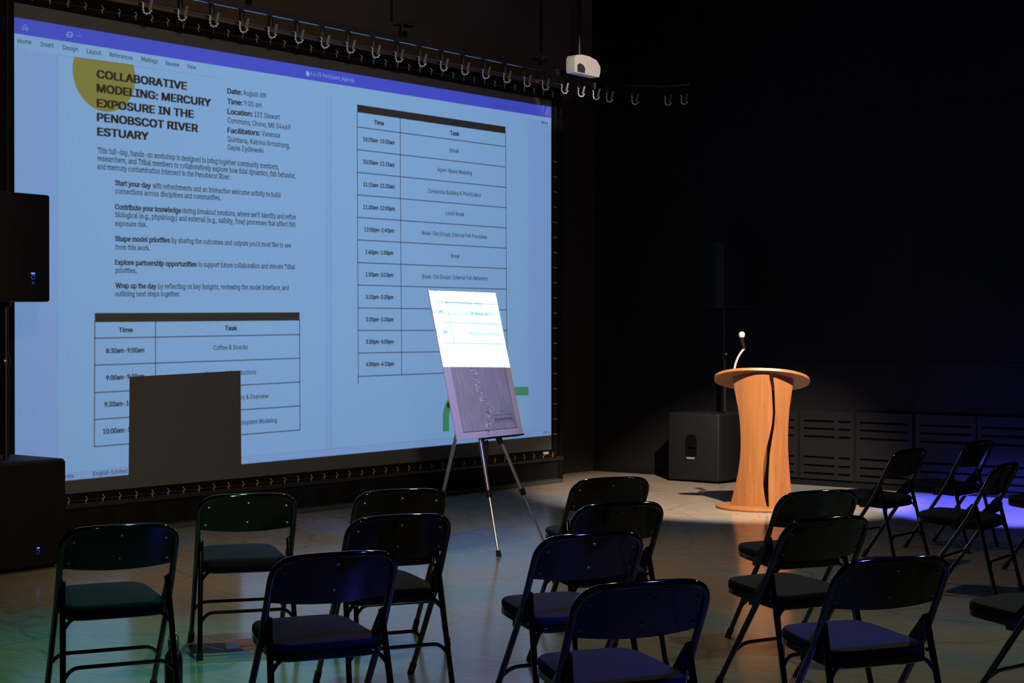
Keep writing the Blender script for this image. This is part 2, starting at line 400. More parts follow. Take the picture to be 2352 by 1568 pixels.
MB().tube([(-.1, 0, z_hi + .02), (-.1, 0, ZC - PROJ.z)], .025, 12).build('mount_pole', M_black, pr)

LAYER = [0]
def film_poly(name, polys, T, d=None):
    """flat film pieces; polys are lists of points on the screen plane"""
    LAYER[0] += 1; d = DS + .0004 * LAYER[0]
    mb = MB()
    for pl in polys: mb.bm.faces.new([mb.bm.verts.new(to_slide(p, d)) for p in pl])
    return mb.build(name, film(name, T), pr, smooth=0)
P_ = lambda pts: [on_x(*p) for p in pts]
film_poly('film_margins', [P_([(30, 108), (132, 126), (132, 1086), (30, 1098)]), P_([(1213, 272), (1268, 281), (1268, 983), (1213, 988)]),
                           P_([(30, 1100), (1268, 985.5), (1268, 1001), (30, 1117)])], (.97, .90, 1))
film_poly('film_gutter', [P_([(750, 216), (760.5, 217.5), (760.5, 1034), (750, 1035)])], (.95, .94, 1))
film_poly('film_ruled_lines', [P_([(30, 1097.5), (1268, 983), (1268, 984.3), (30, 1099)]), P_([(132, 126), (133.2, 126), (133.2, 1085), (132, 1085)]),
                               P_([(749, 215), (750, 215), (750, 1035), (749, 1035)]), P_([(760.5, 217), (761.5, 217), (761.5, 1034), (760.5, 1034)]),
                               P_([(133, 125.5), (510, 180), (510, 181), (133, 126.7)])], (.75, .68, .92))
# yellow disc cut flat along the top
cL, cR = on_x(166.6, 160), on_x(311, 165); cr_ = (cR.y - cL.y) / 2; cyy = (cR.y + cL.y) / 2; cz = on_x(245, 257).z + cr_
pts = []
a_, b_ = on_x(169, 130), on_x(308, 149)
for i in range(65):
    an = math.pi * 2 * i / 64
    y, z = cyy + cr_ * math.cos(an), cz + cr_ * math.sin(an)
    zt = a_.z + (b_.z - a_.z) * (y - a_.y) / (b_.y - a_.y)
    pts.append(Vector((XS, y, min(z, zt))))
film_poly('film_yellow_disc', [pts], (1, .50, .06))
# green bar that bends down at its left end
gx = lambda x, y: on_x(700 + x / 2.94, 533 + y / 2.94)
outer = [gx(932, 1345)]; inner = [gx(974, 1345)]
o1, o2, i1, i2 = gx(932, 1250), gx(1090, 1047), gx(974, 1260), gx(1095, 1105)
for i in range(13):
    t = i / 12 * math.pi / 2
    outer.append(Vector((XS, o2.y + (o1.y - o2.y) * math.cos(t), o1.z + (o2.z - o1.z) * math.sin(t))))
    inner.append(Vector((XS, i2.y + (i1.y - i2.y) * math.cos(t), i1.z + (i2.z - i1.z) * math.sin(t))))
outer.append(gx(1510, 1044)); inner.append(gx(1510, 1102))
film_poly('film_green_bar', [[outer[i], outer[i + 1], inner[i + 1], inner[i]] for i in range(len(outer) - 1)], (.22, .62, .17))
dc = gx(973, 1167); film_poly('film_brown_dot', [[Vector((XS, dc.y + .030 * math.cos(k * math.pi / 10), dc.z + .030 * math.sin(k * math.pi / 10))) for k in range(20)]], (.22, .09, .06))
# tables
A2 = lambda x, y: (x / 2.94, 500 + y / 2.94)                     # first table
B2 = lambda x, y: (700 + x / 2.94, y / 2.94)                      # second table, upper half
B4 = lambda x, y: (700 + x / 2.94, 533 + y / 2.94)                # second table, lower half
ln = []
def line(a, b, w=1.6):
    P, Q = on_x(*a), on_x(*b); dy, dz = Q.y - P.y, Q.z - P.z; L = math.hypot(dy, dz)
    k = .0026 * w; nrm = Vector((0, -dz / L * k, dy / L * k)); e = Vector((0, dy / L * k, dz / L * k))
    ln.append([P - e - nrm, Q + e - nrm, Q + e + nrm, P - e + nrm])
for a, b in (((640, 813), (2023, 788)), ((640, 995), (2023, 948)), ((640, 1180), (2023, 1109)), ((640, 1362), (2024, 1270)), ((637, 1545), (2026, 1432))): line(A2(*a), A2(*b))
for a, b in (((640, 700), (637, 1545)), ((1050, 700), (1050, 1511)), ((2023, 690), (2026, 1432))): line(A2(*a), A2(*b))
for a, b in (((355, 857), (1356, 990)), ((355, 1010), (1356, 1127)), ((355, 1163), (1357, 1265)), ((355, 1315), (1357, 1402)), ((355, 1467), (1358, 1538))): line(B2(*a), B2(*b))
for a, b in (((357, 52), (1361, 108)), ((357, 205), (1361, 246)), ((359, 357), (1362, 385)), ((360, 511), (1363, 524)), ((360, 663), (1364, 663)), ((361, 816), (1365, 800)), ((361, 974), (1366, 935))): line(B4(*a), B4(*b))
line(B2(354, 755), B4(361, 1018)); line(B2(644, 797), B4(654, 961)); line(B2(1356, 900), B4(1366, 935))
film_poly('film_table_lines', ln, (.16, .13, .13))
film_poly('film_table_headers', [P_([A2(640, 643), A2(2023, 638), A2(2023, 693), A2(640, 705)]), P_([B2(353, 705), B2(1355, 855), B2(1356, 902), B2(355, 757)])], (.035, .02, .012))

# lettering
GLYPHS = '''
% 676 146,286,101,314,78,360,78,440,101,486,146,513,206,513,250,486,273,440,273,360,250,314,205,286;198,332,221,365,221,435,198,468,153,468,130,435,130,365,153,332;471,-6,426,21,403,68,403,147,427,194,471,221,531,221,576,194,598,147,598,68,575,21,531,-6;523,39,546,73,546,142,524,176,479,176,456,142,455,73,479,39;132,0,482,509,540,509,191,0
& 448 197,-7,150,-2,110,12,78,34,54,62,39,96,34,133,47,189,85,235,140,279,237,352,260,389,258,427,226,457,184,459,145,431,139,380,185,307,438,0,364,0,144,264,87,344,75,398,79,430,109,481,134,499,165,510,235,510,266,499,308,459,324,404,305,342,256,293,154,217,110,174,97,131,109,87,143,57,193,46,251,59,301,95,336,151,346,186,349,224,408,224,397,144,371,92,333,47,305,23,271,7
( 273 89,207,92,264,114,384,153,494,177,539,236,539,191,428,161,313,151,207,160,115,188,16,236,-96,177,-96,139,-21,111,55,95,131
) 273 37,-96,86,18,113,116,122,207,112,313,82,428,62,485,37,539,97,539,121,494,142,441,173,323,181,264,184,207,178,130,161,53,134,-22,97,-96
+ 453 198,34,198,364,255,364,255,34;61,172,61,226,391,226,391,172
, 188 38,-119,68,71,137,71,84,-119
- 453 337,244,337,188,114,188,114,244
. 188 78,-1,53,24,53,59,78,83,113,83,138,59,138,24,113,-1
0 453 227,-7,174,1,130,24,95,62,69,113,53,178,48,254,53,330,69,395,95,447,130,484,174,508,227,516,279,508,323,484,358,447,384,395,400,330,405,254,400,178,384,113,359,62,323,24,279,1;227,50,261,56,290,74,313,103,330,144,340,194,344,254,340,314,330,365,313,405,290,435,261,453,227,460,192,453,163,435,140,405,123,365,113,314,109,254,113,194,123,144,140,103,163,74,192,56
1 453 76,0,76,55,391,55,391,0;276,509,276,0,212,0,212,448,86,358,86,427,198,509
2 453 64,0,64,47,261,257,299,305,318,348,317,397,293,436,250,457,196,457,153,433,130,390,127,362,66,362,71,405,86,442,111,473,143,496,182,511,225,516,268,511,306,497,337,474,361,445,376,411,381,372,371,318,336,259,267,180,153,60,389,57,389,0
3 453 218,-7,173,-3,133,10,98,30,70,57,52,91,44,132,109,132,126,87,165,59,219,50,275,61,315,93,329,145,316,196,275,234,242,244,157,248,157,299,288,448,70,452,70,509,372,509,372,461,211,278,211,289,264,288,308,276,344,253,371,222,387,186,393,145,387,103,370,66,344,36,309,12,266,-2
4 453 40,105,40,158,247,509,311,509,109,166,413,163,413,105;282,0,282,318,343,318,343,0
5 453 221,-7,178,-2,140,11,108,32,83,60,66,93,60,130,122,130,138,89,173,60,221,50,276,64,314,104,328,162,314,221,275,262,218,277,167,268,128,246,67,253,96,509,366,509,366,452,151,452,134,301,178,325,229,334,294,321,345,285,379,231,391,163,385,117,369,76,343,41,309,15,268,-1
6 453 226,-7,182,-1,142,15,109,40,84,74,69,115,64,162,68,199,80,239,102,285,137,340,252,509,322,509,151,261,179,299,235,314,278,309,316,295,346,271,370,240,384,201,389,157,384,112,368,73,343,39,310,14,271,-2;254,52,299,79,324,128,324,187,299,235,254,262,198,262,153,235,128,188,128,128,153,79,198,52
8 453 226,-7,178,-2,136,11,101,33,74,62,57,96,52,135,65,195,101,241,153,265,119,282,93,308,76,342,70,380,75,417,90,450,114,477,146,498,184,511,226,516,269,511,306,498,337,477,361,450,377,417,382,380,376,342,359,308,333,282,300,267,351,241,387,195,401,135,395,96,378,62,352,33,317,11,275,-2;258,52,307,74,333,113,333,165,305,208,256,232,196,232,147,208,119,165,119,113,145,74,195,52;252,292,293,313,316,351,316,399,294,437,252,457,200,457,159,437,136,399,136,351,159,313,201,292
9 453 226,516,271,510,310,494,343,468,368,434,384,393,389,347,385,309,373,270,350,224,315,168,200,0,130,0,301,248,273,210,218,195,175,199,137,214,106,237,83,269,68,307,64,352,69,397,85,436,110,469,143,494,182,510;199,457,154,429,129,381,129,322,154,274,199,247,254,247,299,273,324,321,324,381,299,429,254,457
: 188 78,-1,53,24,53,59,78,83,113,83,138,59,138,24,113,-1;78,274,53,299,53,334,78,359,113,359,138,334,138,299,113,274
A 480 16,0,201,509,276,509,463,0,395,0,276,334,232,478,245,478,191,302,85,0;110,142,110,199,370,199,370,142
B 456 60,0,60,509,241,509,289,504,329,491,359,469,381,442,394,410,395,344,373,301,336,275,315,267,363,245,402,203,414,173,418,136,413,100,400,67,377,39,344,18,301,4,247,0;125,57,245,57,296,63,330,80,349,105,352,161,327,203,279,228,248,231,125,231;125,285,238,285,288,296,323,326,336,372,330,403,313,429,283,446,240,452,125,452
C 510 267,-7,205,1,150,25,104,63,70,115,48,179,40,254,48,329,70,393,104,445,150,484,205,508,267,516,340,504,402,471,448,418,473,348,408,348,389,395,357,428,315,449,267,456,223,450,184,432,150,403,125,364,109,314,103,254,109,194,125,145,151,105,184,76,223,59,292,55,337,69,375,96,401,136,408,160,473,160,448,91,428,62,373,19,305,-4
D 502 219,0,96,0,96,57,215,57,272,63,318,81,354,110,379,149,394,198,399,255,394,312,379,361,354,399,320,428,275,446,221,452,93,452,93,509,225,509,294,501,353,478,399,441,433,391,455,329,462,255,455,181,433,119,398,68,351,31,291,8;125,509,125,0,60,0,60,509
E 419 60,0,60,509,372,509,372,452,125,452,125,286,355,286,355,229,125,229,125,57,375,57,375,0
F 410 60,0,60,509,369,509,369,452,125,452,125,278,346,278,346,221,125,221,125,0
G 520 269,-7,205,1,149,25,104,64,69,116,47,179,40,254,47,329,69,393,103,445,149,484,203,508,265,516,340,504,403,469,429,445,465,384,474,349,408,349,373,411,337,439,291,454,222,450,183,432,150,404,125,364,109,314,103,254,109,194,125,145,151,105,184,76,224,59,269,53,309,57,345,71,374,93,396,123,410,160,415,202,434,199,283,199,283,256,478,256,478,200,471,141,451,91,419,50,377,19,326,0
H 517 60,0,60,509,125,509,125,289,392,289,392,509,457,509,457,0,392,0,392,232,125,232,125,0
I 300 31,0,31,57,118,57,118,452,31,452,31,509,269,509,269,452,183,452,183,57,269,57,269,0
K 467 104,145,104,216,193,324,364,509,448,509,231,276;60,0,60,509,125,509,124,225,125,0;372,0,188,259,228,309,449,0
L 393 60,0,60,509,125,509,125,57,361,57,361,0
M 628 60,0,60,509,152,509,282,174,322,49,312,65,352,187,476,509,568,509,568,0,504,0,504,327,505,433,456,291,342,0,286,0,152,340,119,437,122,291,122,0
N 523 60,0,60,509,136,509,363,151,402,81,399,195,399,509,463,509,463,0,387,0,177,331,108,452,119,454,125,291,125,0
O 533 267,-7,205,1,150,25,105,63,70,115,48,179,40,254,48,329,70,393,105,445,150,484,205,508,267,516,329,508,384,484,429,445,464,393,486,329,493,254,486,179,464,115,429,63,384,25,329,1;267,53,310,59,349,76,383,105,408,144,425,194,430,254,425,314,408,365,383,404,349,433,310,450,267,456,223,450,184,433,151,404,125,364,109,314,103,254,109,194,125,144,151,105,184,76,223,59
P 445 60,0,60,509,235,509,289,503,332,487,366,462,390,430,404,391,409,348,404,304,390,265,366,233,332,207,289,191,235,186,109,186,109,242,233,242,297,256,333,294,344,348,333,402,297,439,268,449,232,452,125,452,125,0
Q 533 245,159,313,159,468,-48,401,-48;267,-7,205,1,150,25,105,63,70,115,48,179,40,254,48,329,70,393,105,445,150,484,205,508,267,516,329,508,384,484,429,445,464,393,486,329,493,254,486,179,464,115,429,63,384,25,329,1;267,53,310,59,349,76,383,105,408,144,425,194,430,254,425,314,408,365,383,404,349,433,310,450,267,456,223,450,184,433,151,404,125,364,109,314,103,254,109,194,125,144,151,105,184,76,223,59
R 449 60,0,60,509,236,509,290,504,333,489,367,465,390,433,405,395,409,352,405,309,390,271,367,240,333,217,289,203,236,198,96,198,96,255,234,255,298,267,334,300,345,352,334,405,298,440,233,452,125,452,125,0;353,0,230,229,303,229,428,0
S 447 224,-9,172,-4,128,9,91,31,64,60,46,96,38,137,104,137,123,88,166,59,224,49,286,60,329,92,346,139,332,179,296,205,184,239,128,260,86,289,60,326,52,372,58,413,75,448,102,476,138,498,180,511,227,516,275,511,316,498,351,476,377,449,394,415,401,378,337,378,326,412,302,437,267,453,225,459,167,448,129,418,115,376,131,334,169,308,312,264,359,238,395,198,408,139,403,99,386,64,360,34,323,11,278,-4
T 449 32,452,32,509,417,509,417,452,257,452,257,0,193,0,193,452
U 517 259,-8,203,-2,154,15,114,43,85,80,66,124,60,173,60,509,124,509,124,178,128,144,141,113,160,87,187,68,220,56,259,52,298,56,331,68,357,87,377,113,389,144,393,178,393,509,457,509,457,173,451,124,433,80,403,43,363,15,315,-2
V 480 204,0,16,509,84,509,203,176,248,31,235,31,279,176,395,509,463,509,278,0
W 686 155,0,16,509,82,509,170,171,197,40,205,120,224,196,306,509,380,509,468,171,497,40,493,67,523,196,603,509,670,509,530,0,455,0,359,356,336,475,350,475,318,323,230,0
X 474 18,0,217,284,217,236,29,509,104,509,214,345,243,292,261,345,374,509,446,509,259,239,259,287,456,0,382,0,250,195,230,231,244,231,182,129,91,0
Y 472 203,0,203,208,16,509,91,509,208,318,250,230,224,230,265,318,381,509,455,509,268,208,268,0
Z 438 42,0,42,46,289,408,341,476,348,454,223,452,40,452,40,509,397,509,397,462,152,105,97,33,90,54,214,57,399,57,399,0
_ 319 319,0,319,-56,0,-56,0,0
a 389 126,-5,94,5,68,22,48,45,35,73,30,108,43,161,78,193,125,211,252,230,276,255,267,297,240,322,196,331,149,322,107,288,100,274,41,291,57,322,104,364,163,382,239,379,286,360,322,320,333,290,337,251,337,0,277,0,277,52,236,12,190,-6;202,49,248,74,272,115,276,190,134,159,103,139,92,105,102,72,149,47
b 424 229,-8,172,4,118,59,112,0,53,0,53,509,114,509,114,319,152,360,197,381,229,384,274,378,313,361,345,332,370,293,385,245,390,189,385,133,370,84,346,45,313,16,274,-2;220,47,253,51,301,88,325,151,325,227,301,290,280,311,253,325,220,330,188,325,161,312,140,291,125,263,116,229,116,150,125,115,140,86,188,51
c 396 207,-8,159,-2,117,16,82,46,56,85,40,133,34,187,40,243,56,291,82,330,117,360,159,378,234,383,284,368,324,341,353,301,362,277,303,262,270,311,226,329,173,325,145,310,108,258,96,187,108,117,145,66,173,51,226,48,271,66,304,117,363,102,341,56,306,21,261,-1
d 424 195,-8,151,-2,111,16,79,45,55,84,39,133,34,189,39,245,55,293,79,332,112,361,151,378,196,384,253,373,306,319,311,509,372,509,372,0,313,0,313,59,272,17,227,-5;205,47,236,51,263,65,284,86,309,150,309,229,300,263,284,291,263,312,237,325,205,330,172,325,145,311,124,290,108,261,96,189,99,151,124,88,145,66,172,51
e 404 212,-8,161,-2,117,16,82,46,56,85,40,132,34,187,39,242,55,290,81,329,115,359,157,378,205,384,266,374,319,341,341,315,357,282,368,242,371,169,75,169,75,221,338,221,310,202,298,269,263,314,237,326,205,330,173,326,125,294,99,241,96,178,100,139,110,106,128,80,151,61,179,50,234,48,271,61,306,105,365,91,335,39,283,4
f 254 228,379,228,327,6,327,6,379;81,0,81,432,84,461,113,505,161,527,243,521,227,468,195,474,154,460,142,419,142,0
g 425 207,-151,134,-140,82,-110,51,-69,101,-41,136,-78,178,-95,249,-92,282,-75,304,-47,311,-6,311,68,272,28,227,8,195,5,152,10,113,27,80,53,55,90,39,136,34,191,39,246,55,293,80,332,112,361,152,378,196,384,253,373,308,319,313,379,372,379,372,-9,367,-54,350,-90,324,-117,291,-136,251,-147;205,59,237,63,264,75,300,121,309,154,309,231,300,264,285,291,264,312,237,325,205,330,172,325,145,312,124,290,99,229,99,155,124,96,145,76,172,63
h 410 114,227,114,0,53,0,53,509,114,509,114,287,102,287,124,332,152,362,187,379,227,384,264,380,295,369,321,349,341,321,353,285,357,240,357,0,296,0,296,235,290,275,273,304,246,323,210,329,161,317,126,283
i 167 53,0,53,379,114,379,114,0;67,446,44,468,44,499,67,521,100,521,123,499,123,468,100,446
k 381 110,137,110,212,121,212,284,379,360,379,184,199,177,199;53,0,53,509,114,509,114,0;294,0,148,186,191,229,372,0
l 189 101,3,74,20,58,47,53,84,53,509,114,509,114,99,120,62,170,54,181,3,151,-2
m 610 53,0,53,379,112,379,112,295,118,323,151,363,195,384,257,380,287,361,309,331,321,295,322,321,357,361,407,383,468,383,522,354,541,328,553,296,557,255,557,0,496,0,496,254,490,289,473,313,447,326,395,328,358,307,338,270,335,247,335,0,274,0,274,260,269,288,253,311,229,326,178,328,140,307,117,266,114,238,114,0
n 410 114,227,114,0,53,0,53,379,112,379,112,287,102,287,124,332,152,362,187,379,227,384,264,380,295,369,321,349,341,321,353,285,357,240,357,0,296,0,296,235,290,275,273,304,246,323,210,329,161,317,126,283
o 415 207,-8,159,-2,117,16,82,46,56,85,40,133,34,187,40,243,56,291,82,330,117,360,159,378,207,384,256,378,299,360,333,330,359,291,376,243,381,187,376,133,359,85,333,46,299,16,256,-2;207,46,242,51,270,66,292,89,307,117,319,187,307,258,292,287,270,310,242,325,207,330,173,325,145,310,108,258,96,187,108,117,145,66,173,51
p 424 53,-143,53,379,112,379,112,319,152,360,197,381,229,384,274,378,313,361,345,332,370,293,385,245,390,189,385,133,370,84,346,45,313,16,274,-2,229,-8,173,4,118,59,114,-143;220,47,253,51,301,88,325,151,325,227,301,290,280,311,253,325,220,330,188,325,161,312,140,291,125,263,116,229,116,150,125,115,140,86,188,51
r 259 53,0,53,379,112,379,112,321,152,367,181,380,237,384,243,322,182,323,140,301,117,262,114,237,114,0
s 365 145,-5,112,3,62,38,45,63,36,94,94,107,105,79,124,60,181,45,217,50,244,62,262,81,265,121,237,147,149,170,104,186,72,208,53,237,47,274,51,305,65,332,87,354,149,381,223,381,279,358,314,316,324,290,268,277,243,316,219,328,187,333,156,329,114,299,112,258,144,232,275,194,306,171,325,142,331,107,326,75,312,47,290,24,260,6,223,-5
t 227 204,379,204,327,6,327,6,379;65,471,126,471,126,98,136,61,202,54,213,2,168,-4,125,2,92,21,72,52,65,93
u 410 182,-5,146,-1,115,11,89,31,69,59,57,95,53,139,53,379,114,379,114,144,119,105,137,75,164,56,200,50,249,62,283,97,296,153,296,379,357,379,357,0,298,0,298,92,307,92,286,47,257,17,222,0
v 389 163,0,17,379,84,379,177,121,206,21,184,21,224,155,305,379,371,379,226,0
w 567 138,0,23,379,87,379,154,137,175,41,165,41,206,214,252,379,316,379,362,214,392,91,402,41,391,41,423,176,480,379,545,379,429,0,368,0,297,252,277,338,291,338,248,172,199,0
x 379 21,0,171,218,171,171,29,379,100,379,207,206,175,206,233,306,282,379,352,379,209,169,209,214,358,0,287,0,173,182,205,182,148,85,91,0
y 389 47,-139,61,-86,104,-89,130,-74,151,-36,163,-1,17,379,84,379,177,121,206,21,184,21,224,155,305,379,371,379,204,-58,177,-107,139,-136
z 380 42,0,42,46,254,320,48,323,48,379,333,379,333,331,126,60,339,56,339,0
’ 177 52,318,82,509,151,509,98,318
  188 
'''
GL = {}
for row in GLYPHS.strip('\n').split('\n'):
    ch, rest = row[0], row[2:].split(' ')
    lp0 = []
    if len(rest) > 1 and rest[1]:
        for l in rest[1].split(';'):
            n = [int(k) for k in l.split(',')]; lp0.append([(n[i], n[i + 1]) for i in range(0, len(n), 2)])
    GL[ch] = (int(rest[0]), lp0)
GS = .73 / max(q[1] for q in GL['E'][1][0])
def text_loops(body):
    x = 0; out = []
    for ch in body:
        adv, lps = GL[ch]
        out.append([[((q[0] + x) * GS, q[1] * GS) for q in l] for l in lps]); x += adv
    return out
_tess = {}
def fill_loops(lps):
    """cut a glyph (contours may overlap) into trapezoids by the non-zero winding rule"""
    E_ = [(a, b) for l in lps for a, b in zip(l, l[1:] + l[:1]) if a[1] != b[1]]
    ys = {p[1] for l in lps for p in l}
    for i, (a, b) in enumerate(E_):
        for c, d in E_[i + 1:]:
            r = (b[0] - a[0], b[1] - a[1]); q = (d[0] - c[0], d[1] - c[1]); k = r[0] * q[1] - r[1] * q[0]
            if k:
                t = ((c[0] - a[0]) * q[1] - (c[1] - a[1]) * q[0]) / k; u = ((c[0] - a[0]) * r[1] - (c[1] - a[1]) * r[0]) / k
                if .001 < t < .999 and .001 < u < .999: ys.add(a[1] + t * r[1])
    ys = sorted(ys); V, F = [], []
    for y0, y1 in zip(ys, ys[1:]):
        if y1 - y0 < 1e-6: continue
        ym = (y0 + y1) / 2; ev = []
        for a, b in E_:
            if min(a[1], b[1]) < ym < max(a[1], b[1]):
                fx = lambda y: a[0] + (y - a[1]) / (b[1] - a[1]) * (b[0] - a[0])
                ev.append((fx(ym), fx(y0), fx(y1), 1 if b[1] > a[1] else -1))
        ev.sort(); wn = 0
        for m_, x0, x1, d in ev:
            if wn == 0: st = (x0, x1)
            wn += d
            if wn == 0:
                n = len(V); V += [(st[0], y0), (x0, y0), (x1, y1), (st[1], y1)]; F.append((n, n + 1, n + 2, n + 3))
    return V, F
def text_mesh(body, bold=0.0):
    V, F = [], []; x = 0
    for ch in body:
        adv, lps = GL[ch]
        if lps:
            if ch not in _tess: _tess[ch] = fill_loops(lps)
            n = len(V); V += [((q[0] + x) * GS, q[1] * GS) for q in _tess[ch][0]]
            F += [tuple(n + i for i in f) for f in _tess[ch][1]]
        x += adv
    return V, F
def serifs(V, F, body, st):  # noqa
    """thin feet on every flat stem end"""
    V = list(V); F = list(F)
    for g_ in text_loops(body):
        for l in g_:
            for (xa, ya), (xb, yb) in zip(l, l[1:] + l[:1]):
                L = abs(xa - xb)
                if abs(ya - yb) < .006 and .04 < L < st * 1.8:
                    y = (ya + yb) / 2; xa, xb = min(xa, xb), max(xa, xb)
                    if abs(y) < .03 or y < -.1: r = (xa - .085, xb + .085, y, y + .05)
                    elif y > .4: r = (xa - .09, xb + (.05 if y > .65 else .0), y - .05, y)
                    else: continue
                    n = len(V); V += [(r[0], r[2]), (r[1], r[2]), (r[1], r[3]), (r[0], r[3])]; F.append((n, n + 1, n + 2, n + 3))
    return V, F
CAPH = None
def place_text(mb, d, body, a, b, cap_px, bold=0.0, serif=False):
    """lettering whose baseline runs between two points of the screen plane"""
    V, F = text_mesh(body, bold)
    if serif: V, F = serifs(V, F, body, .15)
    x0, x1 = min(v[0] for v in V), max(v[0] for v in V)
    P, Q = on_x(*a), on_x(*b)
    dirv = (Q - P); k = 1 / (x1 - x0)
    up = on_x(a[0], a[1] - cap_px).z - P.z; up2 = on_x(b[0], b[1] - cap_px).z - Q.z
    h = (up + up2) / 2 / .73
    bold = max(bold, .013)
    sh = [(-bold, -bold * .5), (bold, bold * .5), (-bold, bold * .5), (bold, -bold * .5), (0, 0)]
    for j, (sx, sy) in enumerate(sh):
        vs = [mb.bm.verts.new(to_slide(P + dirv * ((x + sx - x0) * k) + Vector((0, 0, (y + sy) * h)), d + j * 2e-5)) for x, y in V]
        for f in F:
            try: mb.bm.faces.new([vs[i] for i in f])
            except ValueError: pass
def text_group(name, T, items):
    LAYER[0] += 1; d = DS + .0004 * LAYER[0]; mb = MB()
    for it in items: place_text(mb, d, *it)
    mb.build(name, film(name, T), pr, smooth=0)
c1 = lambda x, y: (x / 2.94, y / 2.94)
def T1(s, xa, ya, xb, yb, cap, bold=0, serif=False, f=c1): return (s, f(xa, ya), f(xb, yb), cap / 2.94, bold, serif)
text_group('film_ribbon_lettering', (.20, .16, .22), [
    T1('Home', 120, 291, 212, 299, 31), T1('Insert', 275, 312, 362, 322, 31), T1('Design', 425, 334, 525, 347, 31), T1('Layout', 587, 360, 683, 372, 31),
    T1('References', 741, 382, 897, 406, 30), T1('Mailings', 955, 411, 1065, 430, 30), T1('Review', 1120, 440, 1211, 452, 29), T1('View', 1263, 460, 1323, 470, 29),
    T1('Share', 1597, 833, 1640, 840, 19, 0, False, B2)])
text_group('film_status_lettering', (.40, .36, .5), [
    ('words', (127, 1099.5), (170, 1096.5), 9, 0, False), ('English (United States)', (214, 1092.5), (330, 1082), 9.5, 0, False),
    ('100%', (1248, 996), (1261, 994.5), 5, 0, False)])
bT = .056
text_group('film_headline', (.05, .035, .03), [
    T1('COLLABORATIVE', 656, 525, 1259, 606, 52, bT), T1('MODELING: MERCURY', 656, 620, 1423, 719, 52, bT), T1('EXPOSURE IN THE', 657, 721, 1306, 796, 52, bT),
    T1('PENOBSCOT RIVER', 658, 817, 1334, 891, 52, bT), T1('ESTUARY', 660, 914, 1001, 945, 52, bT)])
b1 = .046
text_group('film_details', (.07, .055, .06), [
    T1('Date:', 1537, 630, 1631, 641, 35, b1), T1('August 6th', 1643, 642, 1797, 661, 35), T1('Time:', 1537, 702, 1636, 711, 35, b1), T1('9:00 am', 1648, 712, 1767, 727, 35),
    T1('Location:', 1537, 769, 1704, 786, 35, b1), T1('101 Stewart', 1718, 788, 1890, 808, 35), T1('Commons, Orono, ME 04469', 1537, 828, 1960, 878, 35),
    T1('Facilitators:', 1537, 896, 1755, 915, 35, b1), T1('Vanessa', 1768, 917, 1890, 930, 35), T1('Quintana, Katrina Armstrong,', 1537, 955, 1957, 1000, 35),
    T1('Gayle Zydlewski', 1537, 1010, 1778, 1033, 35)])
n_ = 0; bs = .042
text_group('film_paragraphs', (.08, .065, .07), [
    T1('This full-day, hands-on workshop is designed to bring together community members,', 658, 1031, 1882, 1143, 35, n_, True),
    T1('researchers, and Tribal members to collaboratively explore how tidal dynamics, fish behavior,', 657, 1085, 1995, 1203, 35, n_, True),
    T1('and mercury contamination intersect in the Penobscot River.', 657, 1140, 1555, 1212, 35, n_, True),
    T1('with refreshments and an interactive welcome activity to build', 1028, 1269, 1895, 1333, 34, n_, True),
    T1('connections across disciplines and communities.', 778, 1306, 1492, 1352, 34, n_, True),
    T1('during breakout sessions, where we\u2019ll identify and refine', 1232, 1437, 1998, 1481, 34, n_, True),
    T1('biological (e.g., physiology) and external (e.g., salinity, flow) processes that affect fish', 778, 1465, 1997, 1532, 34, n_, True),
    T1('exposure risk.', 778, 54, 993, 62, 34, n_, True, A2),
    T1('by sharing the outcomes and outputs you\u2019d most like to see', 1158, 167, 1965, 202, 33, n_, True, A2), T1('from this work.', 778, 214, 1015, 220, 33, n_, True, A2),
    T1('to support future collaboration and elevate Tribal', 1338, 330, 1993, 347, 33, n_, True, A2), T1('priorities.', 778, 370, 925, 374, 33, n_, True, A2),
    T1('by reflecting on key insights, reviewing the model interface, and', 1066, 478, 1952, 487, 33, n_, True, A2), T1('outlining next steps together.', 778, 529, 1218, 530, 33, n_, True, A2)])
text_group('film_paragraph_leads', (.05, .04, .04), [
    T1('Start your day', 778, 1250, 1017, 1269, 34, bs, True), T1('Contribute your knowledge', 778, 1412, 1222, 1437, 34, bs, True),
    T1('Shape model priorities', 778, 157, 1147, 167, 33, bs, True, A2), T1('Explore partnership opportunities', 778, 316, 1328, 330, 33, bs, True, A2),
    T1('Wrap up the day', 778, 473, 1055, 478, 33, bs, True, A2)])
b3 = .048
